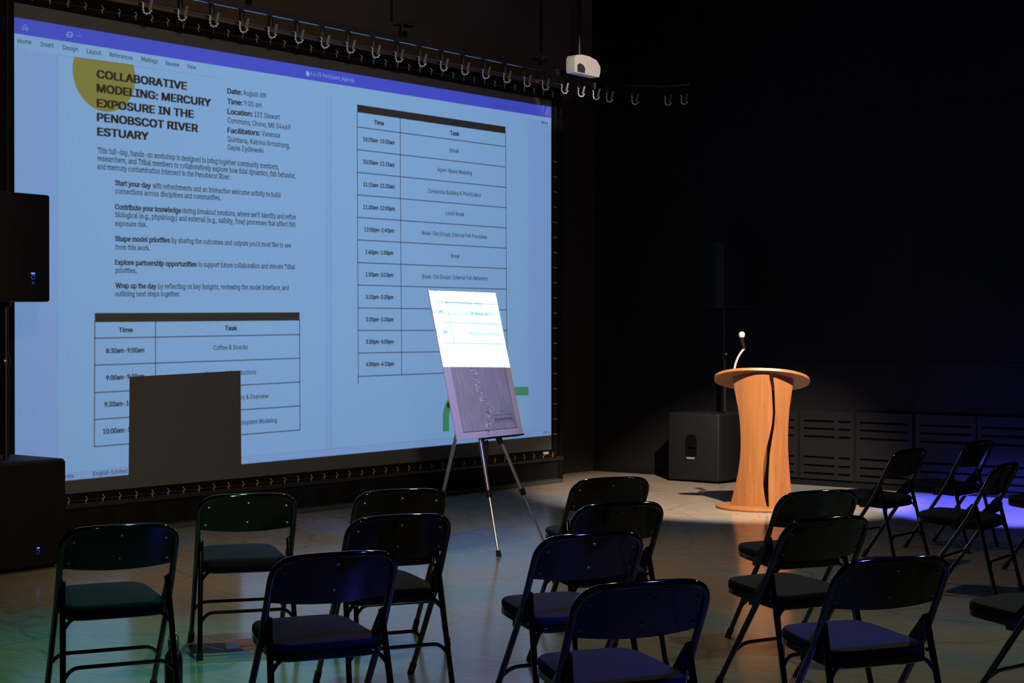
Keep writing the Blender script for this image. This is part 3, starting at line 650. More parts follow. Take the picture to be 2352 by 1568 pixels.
text_group('film_table_times', (.06, .05, .05), [
    T1('Time', 803, 772, 895, 772, 31, b3, False, A2), T1('Task', 1520, 760, 1600, 759, 31, b3, False, A2),
    T1('8:30am-9:00am', 718, 914, 973, 908, 32, b3, False, A2), T1('9:00am-9:30am', 718, 1097, 973, 1083, 32, b3, False, A2),
    T1('9:30am-10:00am', 707, 1277, 990, 1259, 32, b3, False, A2), T1('10:00am-10:20am', 697, 1459, 1000, 1435, 32, b3, False, A2),
    T1('Time', 468, 838, 534, 848, 29, b3, False, B2), T1('Task', 982, 911, 1042, 918, 29, b3, False, B2),
    T1('10:20am-10:30am', 395, 952, 605, 976, 27, b3, False, B2), T1('10:30am-11:15am', 395, 1104, 605, 1127, 27, b3, False, B2),
    T1('11:15am-11:30am', 396, 1257, 606, 1274, 27, b3, False, B2), T1('11:30am-12:00pm', 396, 1410, 607, 1423, 27, b3, False, B2),
    T1('12:00pm-1:40pm', 403, -5, 601, 3, 27, b3, False, B4), T1('1:40pm-1:50pm', 411, 147, 596, 154, 27, b3, False, B4), T1('1:50pm-3:10pm', 412, 298, 597, 303, 27, b3, False, B4),
    T1('3:10pm-3:20pm', 412, 450, 598, 452, 27, b3, False, B4), T1('3:20pm-3:30pm', 414, 602, 598, 602, 27, b3, False, B4), T1('3:30pm-4:00pm', 414, 753, 600, 752, 27, b3, False, B4),
    T1('4:00pm-4:10pm', 414, 905, 602, 901, 27, b3, False, B4)])
text_group('film_table_tasks', (.07, .055, .06), [
    T1('Coffee & Snacks', 1442, 893, 1673, 887, 31, 0, False, A2), T1('Welcome & Introductions', 1384, 1069, 1730, 1055, 31, 0, False, A2),
    T1('Penobscot Nation History & Overview', 1302, 1243, 1812, 1217, 31, 0, False, A2), T1('Penobscot River Estuary Ecosystem Modeling', 1244, 1424, 1870, 1380, 31, 0, False, A2),
    T1('Break', 982, 1028, 1042, 1033, 27, 0, False, B2), T1('Agent-Based Modeling', 897, 1157, 1128, 1182, 27, 0, False, B2),
    T1('Consensus Building & Prioritization', 833, 1301, 1190, 1330, 27, 0, False, B2), T1('Lunch Break', 950, 1451, 1078, 1460, 27, 0, False, B2),
    T1('Break-Out Groups: Internal Fish Processes', 792, 17, 1230, 45, 27, 0, False, B4), T1('Break', 988, 173, 1046, 175, 27, 0, False, B4),
    T1('Break-Out Groups: External Fish Behaviors', 793, 311, 1235, 326, 27, 0, False, B4)])
# coloured title bar: the pale lettering and icons are openings left between strips of film
LAYER[0] += 1; d_bar = DS + .0004 * LAYER[0]
cuts = []                      # closed contours in picture pixels
def cut_text(body, a, b, cap_px):
    gl = text_loops(body); xs_ = [q[0] for g_ in gl for l in g_ for q in l]; x0, x1 = min(xs_), max(xs_)
    for g_ in gl:
        for l in g_:
            if not l: continue
            c = []
            for x, y in l:
                t = (x - x0) / (x1 - x0); c.append((a[0] + (b[0] - a[0]) * t, a[1] + (b[1] - a[1]) * t - y / .73 * cap_px))
            cuts.append(c)
cut_text('8.6.25 Participant_Agenda', (713.5, 172.5), (813.5, 189), 8.5)
def stroke(cx, cy, pts, w_=.55):
    for (xa, ya), (xb, yb) in zip(pts, pts[1:]):
        L = math.hypot(xb - xa, yb - ya) or 1; nx, ny = -(yb - ya) / L * w_, (xb - xa) / L * w_
        cuts.append([(cx + xa + nx, cy + ya + ny), (cx + xb + nx, cy + yb + ny), (cx + xb - nx, cy + yb - ny), (cx + xa - nx, cy + ya - ny)])
stroke(57.5, 63, [(-6, 5), (-6, -1), (0, -7), (6, 0), (6, 7), (2, 6.4), (2, 1), (-2, .4), (-2, 5.6), (-6, 5)])
stroke(160, 79.5, [(7 * math.cos(k * math.pi / 8), 6 * math.sin(k * math.pi / 8)) for k in range(17)], .8)
stroke(160, 80, [(-4, 2), (-4, -1), (4, .4), (4, 3.4)], .8)
stroke(182, 82.5, [(-6, -1), (6, 1)], .5)
cuts.append([(703, 163), (708, 163.6), (711, 168), (711, 175), (703, 173.6)])
stroke(1255.5, 258, [(-4, 6), (4, -5)], .6)
def bar_y(x, v): t = (x - 30) / 1238; ya = 36 + 207 * t; yb = 76 + 195.5 * t; return ya + (yb - ya) * v
mb = MB()
def strip(xa, xb, v0, v1):
    mb.bm.faces.new([mb.bm.verts.new(to_slide(on_x(x, bar_y(x, v)), d_bar)) for x, v in ((xa, v0), (xb, v0), (xb, v1), (xa, v1))])
def bar_v(x, y): t = (x - 30) / 1238; ya = 36 + 207 * t; yb = 76 + 195.5 * t; return (y - ya) / (yb - ya)
cuv = [[(x, bar_v(x, y)) for x, y in c] for c in cuts]
lo_v, hi_v = min(v for c in cuv for x, v in c), max(v for c in cuv for x, v in c)
strip(30, 1268, 0, lo_v); strip(30, 1268, hi_v, 1)
NR = 46
for r in range(NR):
    v0, v1 = lo_v + (hi_v - lo_v) * r / NR, lo_v + (hi_v - lo_v) * (r + 1) / NR; vm = (v0 + v1) / 2
    ev = []
    for c in cuv:
        for (xa, ya), (xb, yb) in zip(c, c[1:] + c[:1]):
            if (ya > vm) != (yb > vm): ev.append((xa + (vm - ya) / (yb - ya) * (xb - xa), 1 if yb > ya else -1))
    ev.sort(); x = 30; wn = 0
    for xx, d in ev:
        if wn == 0 and xx > x: strip(x, xx, v0, v1)
        wn += d
        if wn == 0: x = xx
    strip(x, 1268, v0, v1)
mb.build('film_title_bar', film('film_title_bar', (.22, .17, .84)), pr, smooth=0)
text_group('film_search_lettering', (1, .80, .95), [('Search (Cmd + Ctrl + U)', (1133, 243.5), (1198, 252.5), 6.5, 0, False)])

# ------------------------------------------------------------------ curtain track with its hooks
XT = -9.5; ZT = 4.03
tr = tag(empty('curtain_track', (XT, 10.4, ZT)), 'long steel curtain track running above the projection screen', 'curtain track')
tp = [Vector((0, -4.4, 0)), Vector((0, 2.0, 0))]
tq = fillet([(0, 2.0, 0), (0, 3.05, 0), (.35, 3.40, 0), (.6, 3.42, 0)], .3, 8)
MB().tube([p + Vector((0, 0, .022)) for p in tp], .011, 8).build('rail', M_track, tr)
MB().tube([p + Vector((0, 0, -.006)) for p in tp], .013, 8).build('rail', M_track, tr)
MB().tube([p + Vector((0, 0, .008)) for p in tq], .022, 8).build('end_curve', M_black, tr)  # steel end coloured black to imitate the rail's fading highlight
MB().tube([p + Vector((-.034, 0, -.10)) for p in tp], .0025, 6).build('draw_cord', M_strap, tr)
hook_px = [(333, 0), (414, 5), (486, 20), (555, 35), (621, 48), (682, 60), (741, 75), (800, 90), (858, 97), (912, 110), (965, 120), (1015, 133), (1064, 145), (1112, 157), (1160, 160), (1206, 173), (1248, 180), (1292, 188), (1330, 197), (1365, 203)]
def make_hook():
    h = empty('curtain_hook', (0, 0, 0))
    tag(h, 'silver bead-chain hook hanging from a black carrier on the track above the screen', 'curtain hook', 'curtain hooks along the track')
    MB().box((-.02, -.018, -.095), (.02, .018, -.0105), .006).build('carrier', M_black, h)
    ch = MB()
    pts = [Vector((.012, -.016, -.088)), Vector((.012, -.008, -.108)), Vector((.012, -.010, -.13)), Vector((.012, -.009, -.152)), Vector((.012, -.002, -.172)),
           Vector((.012, .016, -.182)), Vector((.012, .036, -.178)), Vector((.012, .050, -.160))]
    ch.tube(pts, .0045, 6)
    for p in pts[1:]: ch.lathe([(.001, -.009), (.007, -.005), (.0092, 0), (.007, .005), (.001, .009)], 7, Matrix.Translation(p))
    ch.build('bead_chain', M_chain, h)
    MB().box((.004, -.009, -.085), (.008, .011, 0), .002, 1, Matrix.Translation((0, .055, -.075)) @ Matrix.Rotation(math.radians(-14), 4, 'X')).build('strap_clip', M_strap, h)
    return h
hook = None
ys = [on_x(x, y, XT).y for x, y in hook_px] + []
spots = [(XT, y, ZT - .01) for y in ys]
for p in [(0, 2.80, 0), (.10, 3.10, 0), (.33, 3.36, 0), (.5, 3.40, 0)]: spots.append((XT + p[0], 10.4 + p[1], ZT - .01))
for i, p in enumerate(spots):
    h = make_hook() if hook is None else copy_tree(hook)
    if hook is None: hook = h
    h.location = p; h.rotation_euler = (0, 0, rnd.uniform(-.2, .2) - .85)

# hangers that carry the track
def hanger(bar0, bar1, zb, px_drop, lab):
    a, b = on_z(*bar0, zb), on_z(*bar1, zb); mid = Vector((XT, on_x(px_drop, 100, XT).y, zb))
    h = tag(empty('track_hanger', mid), lab, 'track hanger', 'hangers of the curtain track')
    MB().tube([a - mid, b - mid], .014, 8).build('strut_bar', M_track, h)
    c = (a + b) / 2 - mid
    MB().tube([c + Vector((0, 0, .0)), c + Vector((0, 0, ZC - zb))], .010, 8).build('ceiling_rod', M_black, h)
    e = b - mid
    t0 = e * .8 + a.lerp(b, .1) * 0
    top = (a - mid).lerp(b - mid, .72)
    ch = MB(); low = Vector((0, 0, ZT + .09 - zb))
    for i in range(9):
        p = top.lerp(low, i / 8)
        ch.lathe([(.002, -.018), (.010, -.010), (.010, .010), (.002, .018)], 7, Matrix.Translation(p))
    ch.build('chain', M_track, h)
    MB().box((-.018, -.02, ZT + .034 - zb), (.018, .02, ZT + .085 - zb), .005).build('clamp', M_black, h)
    return h
hanger((850, 57), (950, 50), 4.42, 929, 'steel hanger with cross bar and chain, above the middle of the screen')
hanger((1228, 126), (1262, 121), 4.36, 1243, 'small steel hanger with chain carrying the track above the right end of the screen')
hanger((520, -30), (600, -36), 4.42, 571, 'steel hanger rod carrying the track above the left half of the screen')

# white wall unit near the corner
wu = tag(empty('wall_sensor_unit', (-9.30, 12.52, 4.08)), 'small white rounded unit with dark window, high at the right end of the track', 'wall unit')
cx_ = on_x(1340, 153, -9.30); wu.location = cx_
poly = [(-.20, -.085), (.19, -.085), (.21, -.03), (.21, .02), (.15, .075), (.03, .098), (-.10, .098), (-.185, .082), (-.21, .05), (-.21, -.06)]
MB().prism(poly, -.05, .05, Matrix(((0, 0, 1, 0), (1, 0, 0, 0), (0, 1, 0, 0), (0, 0, 0, 1)))).build('shell', M_white, wu, smooth=50)
MB().prism([(-.165, -.075), (-.05, -.075), (-.045, -.03), (-.075, 0), (-.13, .012), (-.165, -.01)], .048, .056, Matrix(((0, 0, 1, 0), (1, 0, 0, 0), (0, 1, 0, 0), (0, 0, 0, 1)))).build('window', M_window, wu, smooth=0)
MB().tube([(-.05, 0, .09), (-.05, 0, ZC - cx_.z)], .02, 10).build('mount_pole', M_black, wu)

# ------------------------------------------------------------------ loudspeakers
def subwoofer(loc, rz, lab, mb_, group='subwoofer cabinets under the loudspeakers', badge=True, wd=.60, dp=.62, ht=.70):
    """front faces local +x"""
    t = tag(empty('subwoofer', loc, rz), lab, 'subwoofer', group)
    MB().box((-dp / 2, -wd / 2, .02), (dp / 2 - .03, wd / 2, ht), .022, 3).build('cabinet', mb_, t)
    MB().grid(lambda u, v: (dp / 2 - .03 + .03 * math.sin(math.pi * u) ** .6 if 0 < u < 1 else dp / 2 - .032, -wd / 2 + .006 + u * (wd - .012), .035 + v * (ht - .055)), 24, 2).build('grille', M_grille, t)
    for sy in (-1, 1):
        hd = MB().prism([(.068 * math.copysign(abs(math.cos(a)) ** .5, math.cos(a)), .122 * math.copysign(abs(math.sin(a)) ** .6, math.sin(a))) for a in [k * math.pi / 12 for k in range(24)]], 0, .004,
                        Matrix.Translation((-.04, sy * (wd / 2), .36)) @ Matrix.Rotation(-sy * math.pi / 2, 4, 'X') @ Matrix.Rotation(0 if sy > 0 else 0, 4, 'Z'))
        cup = hd.build('handle_cup', M_slot, t, smooth=0)
        MB().box((-.085, sy * (wd / 2) - .004, .335), (.005, sy * (wd / 2) + .010, .362), .006).build('grip', mb_, cup)
        MB().prism([(-.095, .255), (.015, .255), (.0, .235), (-.08, .235)], 0, .006, Matrix.Translation((0, sy * (wd / 2) + (.010 if sy > 0 else -.004), 0)) @ Matrix.Rotation(math.pi / 2, 4, 'X')).build('lower_lip', M_strap, cup, smooth=0)
    for sx in (-1, 1):
        for sy in (-1, 1): MB().lathe([(.02, 0), (.024, .004), (.022, .022)], 12, Matrix.Translation((sx * (dp / 2 - .08) - .02, sy * (wd / 2 - .07), 0))).build('foot', M_rubber, t)
    MB().lathe([(.03, 0), (.03, .008), (.018, .010)], 16, Matrix.Translation((0, 0, ht - .001))).build('pole_socket', M_black, t)
    return t
def badge(t, x, y, z):
    MB().box((x, y - .014, z + .030), (x + .004, y + .014, z + .040), .001, 1).build('badge_lamp', M_blue, t)
    bd = MB(); bd.tube([(x + .002, y + .012 * math.cos(a), z + .010 + .014 * math.sin(a)) for a in [k * math.pi / 8 for k in range(16)]], .0028, 5, closed=True)
    bd.box((x, y - .010, z - .024), (x + .003, y + .010, z - .018)); bd.box((x, y - .007, z - .034), (x + .003, y + .007, z - .028))
    bd.build('badge', M_badge, t)
def speaker(loc, rz, lab, mb_, ht=.69, wd=.40, dp=.38):
    t = tag(empty('loudspeaker', loc, rz), lab, 'loudspeaker', 'pole-mounted loudspeakers')
    plan = [(dp / 2, -wd / 2), (dp / 2, wd / 2), (dp / 2 - .10, wd / 2), (-dp / 2, wd / 2 - .09), (-dp / 2, -wd / 2 + .09), (dp / 2 - .10, -wd / 2)]
    b = MB().prism(plan, 0, ht)
    bmesh.ops.bevel(b.bm, geom=list(b.bm.edges), offset=.014, segments=2, profile=.5, affect='EDGES')
    b.build('cabinet', mb_, t)
    MB().grid(lambda u, v: (dp / 2 + .001 + .026 * math.sin(math.pi * u) * (1 if 0 < u < 1 else 0), -wd / 2 + .012 + u * (wd - .024), .012 + v * (ht - .024)), 16, 2).build('grille', M_grille, t)
    MB().box((-.05, -.10, ht - .002), (.05, .10, ht + .012), .005).build('top_handle', M_black, t)
    MB().lathe([(.03, -.03), (.03, 0)], 14).build('pole_cup', M_black, t)
    return t
def pole(loc, z0, z1, lab, knob_z):
    t = tag(empty('speaker_pole', (loc[0], loc[1], z0)), lab, 'speaker pole', 'poles between subwoofer and loudspeaker')
    MB().tube([(0, 0, 0), (0, 0, (z1 - z0) * .55)], .021, 14).build('lower_tube', M_black, t)
    MB().tube([(0, 0, (z1 - z0) * .55), (0, 0, z1 - z0)], .017, 14).build('upper_tube', M_black, t)
    c = MB().tube([(0, 0, knob_z - z0 - .03), (0, 0, knob_z - z0 + .03)], .028, 14).build('collar', M_black, t)
    MB().lathe([(.004, 0), (.012, .004), (.012, .03), (.006, .034)], 12, Matrix.Translation((.02, -.018, knob_z - z0)) @ Matrix.Rotation(math.radians(75), 4, Vector((.63, .77, 0)))).build('knob', M_silver, c)
# left stack
subL = subwoofer((-9.06, 5.925, 0), .0, 'black subwoofer box on the floor at the left edge, behind the leftmost chair', M_cab)
p_ = on_x(88, 1271, -8.745); badge(subL, .305, p_.y - 5.925, p_.z)
lp = on_x(14, 860, -9.06)
pole((-9.06, lp.y), .709, 1.679, 'black pole rising from the subwoofer at the left edge of the picture', on_x(14, 830, -9.06).z)
spL = speaker((-9.06, lp.y, 1.71), .06, 'black loudspeaker on a pole at the left edge, in front of the screen', M_cab)
pb = on_x(70, 640, -8.83); badge(spL, .222, pb.y - lp.y + .012, pb.z - 1.71)
# ------------------------------------------------------------------ right stack
subR = subwoofer((-8.80, 13.965, 0), 0, 'dark grey subwoofer box with side handle in the far corner behind the lectern', M_cab2, wd=.48, dp=.64)
# ------------------------------------------------------------------
spR_x = on_y(1665, 640, 13.95).x
pole((spR_x, 13.95), .709, 1.739, 'black pole with pale knob above the subwoofer behind the lectern', on_y(1634, 813, 13.9).z)
speaker((spR_x, 13.95, 1.77), -.25, 'black loudspeaker barely visible on a pole in the far corner', M_cab2, ht=.655)

# ------------------------------------------------------------------ lectern
lc = on_z(1752, 1166); yaw = math.atan2(-FW.x, FW.y)
yaw = math.atan2(lc.y, lc.x) - math.pi / 2      # local -y looks back at the camera
lec = tag(empty('lectern', lc, yaw + math.radians(1)), 'lit bamboo wood lectern with curved hourglass body and microphone', 'lectern')
MB().lathe([(.395, 0), (.402, .006), (.402, .020), (.395, .026)], 56, Matrix.Diagonal((1, .9, 1, 1))).build('base_plate', M_wood, lec)
sc_ = 13.75 / FPX / 3.483
def bx(xc): return (xc - 535) * sc_
def bz(yc): return CAM_H - ((740 + yc / 3.483) - 764) * 13.62 / FPX
left = [(470, 299), (515, 302), (600, 318), (700, 339), (800, 351), (900, 357), (1000, 358), (1100, 353), (1200, 340), (1300, 320), (1400, 296), (1480, 276)]
right = [(470, 776), (515, 771), (600, 758), (700, 744), (800, 737), (900, 733), (1000, 733), (1100, 737), (1200, 745), (1300, 752), (1400, 764), (1480, 782)]
edge = [(440, 582), (520, 600), (620, 606), (720, 612), (800, 606), (870, 594), (950, 576), (1060, 548), (1170, 534), (1260, 532), (1350, 540), (1480, 562)]
redge = [(440, 614), (520, 622), (620, 627), (720, 630), (800, 626), (870, 617), (950, 604), (1060, 587), (1170, 581), (1260, 577), (1350, 577), (1480, 580)]
def interp(tab, y):
    if y <= tab[0][0]: return tab[0][1]
    for (a, va), (b, vb) in zip(tab, tab[1:]):
        if y <= b: return va + (vb - va) * (y - a) / (b - a)
    return tab[-1][1]
def depth(x): return -.17 + 2.6 * x * x * .62
YT, YB = 395, 1484
def lp_(u, v):
    yc = YB + (YT - YB) * v; xl, xr = interp(left, yc), interp(edge, yc)
    x = bx(xl + (xr - xl) * u); return (x, depth(x), max(bz(yc), .026))
MB().grid(lp_, 24, 40, (0, .028, 0)).build('left_panel', M_wood, lec)
def rp_(u, v):
    yc = YB + (YT - YB) * v; xl, xr = interp(redge, yc), interp(right, yc)
    x = bx(xl + (xr - xl) * u); return (x, depth(x) + .012, max(bz(yc), .026))
MB().grid(rp_, 24, 40, (0, .028, 0)).build('right_panel', M_wood, lec)
def sp_(u, v):
    yc = YB + (YT - YB) * v; xl, xr = interp(left, yc) + 14, interp(right, yc) - 14
    x = bx(xl + (xr - xl) * u); return (x, .10 + .1 * (1 - (x / .25) ** 2), max(bz(yc), .026))
MB().grid(sp_, 16, 20, (0, .02, 0)).build('back_panel', M_wood_shaded, lec)
# reading board, tilted towards the speaker
tb = MB(); pl = []
for k in range(64):
    a = 2 * math.pi * k / 64; c, s_ = math.cos(a), math.sin(a)
    pl.append((.408 * math.copysign(abs(c) ** .85, c), .225 * math.copysign(abs(s_) ** .95, s_)))
tb.prism(pl, 0, .024)
bmesh.ops.bevel(tb.bm, geom=[e for e in tb.bm.edges if abs(e.verts[0].co.z - e.verts[1].co.z) < 1e-4], offset=.004, segments=2, affect='EDGES')
board = tb.build('reading_board', M_wood, lec); board.location = (-.01, .0, 1.095); board.rotation_euler = (math.radians(-25), math.radians(1.5), 0)
# gooseneck microphone
def lm(xc, yc, y=.02): return Vector((bx(xc), y, bz(yc)))
gn = fillet([lm(306, 420), lm(312, 345), lm(345, 265), lm(388, 210)], .07, 6)
mic = MB().tube(gn, .0095, 10).build('gooseneck', mat('satin_steel', (.85, .85, .86), .3, .55), lec)
MB().tube([lm(386, 212), lm(372, 160), lm(367, 118)], [.013, .017, .019], 14).build('microphone_body', M_black, lec)
hc = lm(367, 100)
MB().lathe([(.006, -.030), (.022, -.022), (.028, -.004), (.026, .012), (.016, .024), (.004, .028)], 18, Matrix.Translation(hc)).build('microphone_grille', mat('microphone_mesh', (.72, .68, .66), .4, .4), lec)

# ------------------------------------------------------------------ easel and poster
BX, BY, BZ, BTH, BPH, BW, BH = -7.1084, 8.5056, .7919, -.1082, .2323, .8201, 1.0325
wdv = Vector((math.sin(BTH), math.cos(BTH), 0)); nv_ = Vector((math.cos(BTH), -math.sin(BTH), 0))
udv = UP * math.cos(BPH) - nv_ * math.sin(BPH); fn = nv_ * math.cos(BPH) + UP * math.sin(BPH)
po = tag(bpy.data.objects.new('poster_board', None), 'tall poster board with a river map, its upper part glaring in the projector beam', 'poster'); COL.objects.link(po)
mw = Matrix((wdv, udv, fn)).transposed().to_4x4(); mw.translation = Vector((BX, BY, BZ)); po.matrix_world = mw
MB().box((-BW / 2, 0, -.008), (BW / 2, BH, -.0005)).build('foam_board', M_board_edge, po, smooth=0)
def map_mat():
    mm = mat('printed_map', (.5, .5, .55), .55, 0, .3); N, Lk, b = nodes(mm)
    tc = N.new('ShaderNodeTexCoord'); mp = N.new('ShaderNodeMapping'); mp.inputs['Scale'].default_value = (28, 5, 1); mp.inputs['Rotation'].default_value = (0, 0, .12)
    n1 = N.new('ShaderNodeTexNoise'); n1.inputs['Scale'].default_value = 1.4; n1.inputs['Detail'].default_value = 6
    c1_ = N.new('ShaderNodeValToRGB'); e = c1_.color_ramp.elements; e[0].position = .3; e[1].position = .7
    e[0].color = (.34, .37, .39, 1); e[1].color = (.47, .48, .465, 1)
    Lk.new(tc.outputs['Object'], mp.inputs[0]); Lk.new(mp.outputs[0], n1.inputs['Vector']); Lk.new(n1.outputs['Fac'], c1_.inputs[0])
    n2 = N.new('ShaderNodeTexNoise'); n2.inputs['Scale'].default_value = 6; n2.inputs['Detail'].default_value = 3
    c2_ = N.new('ShaderNodeValToRGB'); e = c2_.color_ramp.elements; e[0].position = .35; e[1].position = .65
    e[0].color = (.88, .95, .92, 1); e[1].color = (1.08, 1.0, 1.05, 1)
    Lk.new(tc.outputs['Object'], n2.inputs['Vector']); Lk.new(n2.outputs['Fac'], c2_.inputs[0])
    mx = N.new('ShaderNodeMix'); mx.data_type = 'RGBA'; mx.blend_type = 'MULTIPLY'; mx.inputs[0].default_value = 1
    Lk.new(c1_.outputs[0], mx.inputs[6]); Lk.new(c2_.outputs[0], mx.inputs[7]); Lk.new(mx.outputs[2], b.inputs['Base Color'])
    return mm
M_paper = mat('poster_paper', (.60, .60, .63), .6, 0, .3); M_ink = mat('map_ink', (.10, .10, .13), .6)
M_pale = mat('map_pale', (.80, .78, .74), .6); M_tan = mat('map_tan', (.30, .26, .20), .6)
MB().box((-BW / 2, 0, -.0005), (BW / 2, BH, .0003)).build('paper', M_paper, po, smooth=0)
MB().box((-BW / 2 + .085, .045, .0003), (BW / 2 - .06, BH - .05, .0008)).build('map_print', map_mat(), po, smooth=0)
def poster_flat(name, polys, mm, z):
    mb = MB()
    for pl in polys: mb.bm.faces.new([mb.bm.verts.new((x, y, z)) for x, y in pl])
    return mb.build(name, mm, po, smooth=0)
rv = [(-.02, .02), (-.01, .07), (.03, .12), (.01, .17), (.03, .21), (-.02, .27), (-.05, .33), (-.04, .39), (-.05, .45), (-.07, .50), (-.06, .56), (-.03, .60), (-.0, .66), (.02, .72), (.02, .78), (.0, .84)]
pale, tan = [], []
r2 = random.Random(11)
for (xa, ya), (xb, yb) in zip(rv, rv[1:]):
    for k in range(11):
        t = r2.random(); x, y = xa + (xb - xa) * t + r2.gauss(0, .017), ya + (yb - ya) * t; s = .003 + r2.random() * (.009 if y < .5 else .005)
        an = r2.random() * 3
        pg = [(x + s * math.cos(an + j * 1.05) * (.5 + r2.random()), y + s * .8 * math.sin(an + j * 1.05) * (.5 + r2.random())) for j in range(6)]
        (pale if k % 2 else tan).append(pg)
poster_flat('river_print', tan, M_tan, .0010)['kind'] = 'stuff'; poster_flat('shoal_print', pale, M_pale, .0012)['kind'] = 'stuff'
fl = lambda x0, y0, x1, y1: [(x0, y0), (x1, y0), (x1, y1), (x0, y1)]
poster_flat('frame_rule', [fl(-.325, .047, .345, .050), fl(-.325, .047, -.323, .98), fl(.343, .047, .345, .98), fl(.07, .146, .33, .149), fl(.07, .098, .33, .100)], M_ink, .0013)
def poster_text(name, rows, mm):
    mb = MB()
    for s_, x0, x1, y, cap in rows:
        V, F = text_mesh(s_, 0); a, b = min(v[0] for v in V), max(v[0] for v in V)
        vs = [mb.bm.verts.new((x0 + (x - a) / (b - a) * (x1 - x0), y + yy / .73 * cap, .0014)) for x, yy in V]
        for f in F:
            try: mb.bm.faces.new([vs[i] for i in f])
            except ValueError: pass
    mb.build(name, mm, po, smooth=0)
poster_text('map_title', [('Penobscot River Estuary, Maine', -.235, .20, .935, .026), ('An Overview of Community Knowledge', -.29, .25, .862, .024)], M_ink)
poster_text('map_key', [('Key', .18, .22, .165, .022)], M_ink)
poster_flat('key_marks', [fl(.085 + i * .0135, .108, .085 + i * .0135 + .007 + .004 * (i % 3 == 0), .126 + .006 * (i % 4 == 1)) for i in range(17)], M_ink, .0013)

ez = tag(empty('display_easel', on_z(1146, 1277)), 'silver tripod easel with black knobs holding the poster board', 'easel')
eo = Vector(ez.location)
f1, f2, f3 = on_z(1146, 1277), on_z(1255, 1258), on_z(993, 1240)
hub = Vector((BX, BY, BZ)) - fn * .06 + udv * .42
tops = {}
for i, (ft, kpx) in enumerate(((f1, 1137), (f2, 1127), (f3, 1127))):
    tp_ = hub + Vector((0, (-.025, .025, 0)[i], 0)) + (nv_ * .0 if i < 2 else -nv_ * .03)
    d = tp_ - ft
    kz = CAM_H - (kpx - 764) / FPX * (ft - O).dot(FW); t = min(.6, kz / d.z)
    kn = ft + d * t
    lg = MB().tube([kn - eo, tp_ - eo], .0125, 12).build('leg', M_silver, ez)
    MB().tube([ft + d * .02 - eo, kn - eo], .0075, 10).build('lower_rod', M_silver, lg)
    dn = d.normalized()
    MB().tube([kn - dn * .026 - eo, kn + dn * .022 - eo], .020, 12).build('clamp_knob', M_black, lg)
    MB().tube([ft - eo + Vector((0, 0, .0)), ft + dn * .04 - eo], [.019, .015], 12).build('rubber_foot', M_rubber, lg)
MB().box(hub - eo - Vector((.035, .05, .03)), hub - eo + Vector((.02, .05, .05)), .012).build('hub', M_black, ez)
pm = sum((f_ + (hub - f_) * ((BZ - .02) / (hub - f_).z) for f_ in (f1, f2)), Vector()) / 2 - fn * .03
MB().tube([pm - eo, pm - eo - Vector((0, 0, .22))], .011, 10).build('centre_post', M_black, ez)
MB().tube([hub - eo, hub - eo + udv * .55], .010, 10).build('mast', M_silver, ez)
# ledge under the board with its two brackets
lm0 = Vector((BX, BY, BZ)) + wdv * (-.07) - fn * .012; lm1 = Vector((BX, BY, BZ)) + wdv * .40 - fn * .012
MB().box((-.0, -.010, -.028), (.47, -.001, .030), .002, 1, Matrix.Translation(lm0 - eo) @ Matrix((wdv, udv, fn)).transposed().to_4x4()).build('ledge', M_black, ez)
for ft in (f1, f2):
    d = hub - ft; t = (BZ - .03) / d.z; c = ft + d * t
    MB().tube([c - d.normalized() * .03 - eo, c + d.normalized() * .03 - eo], .019, 12).build('ledge_bracket', M_black, ez)

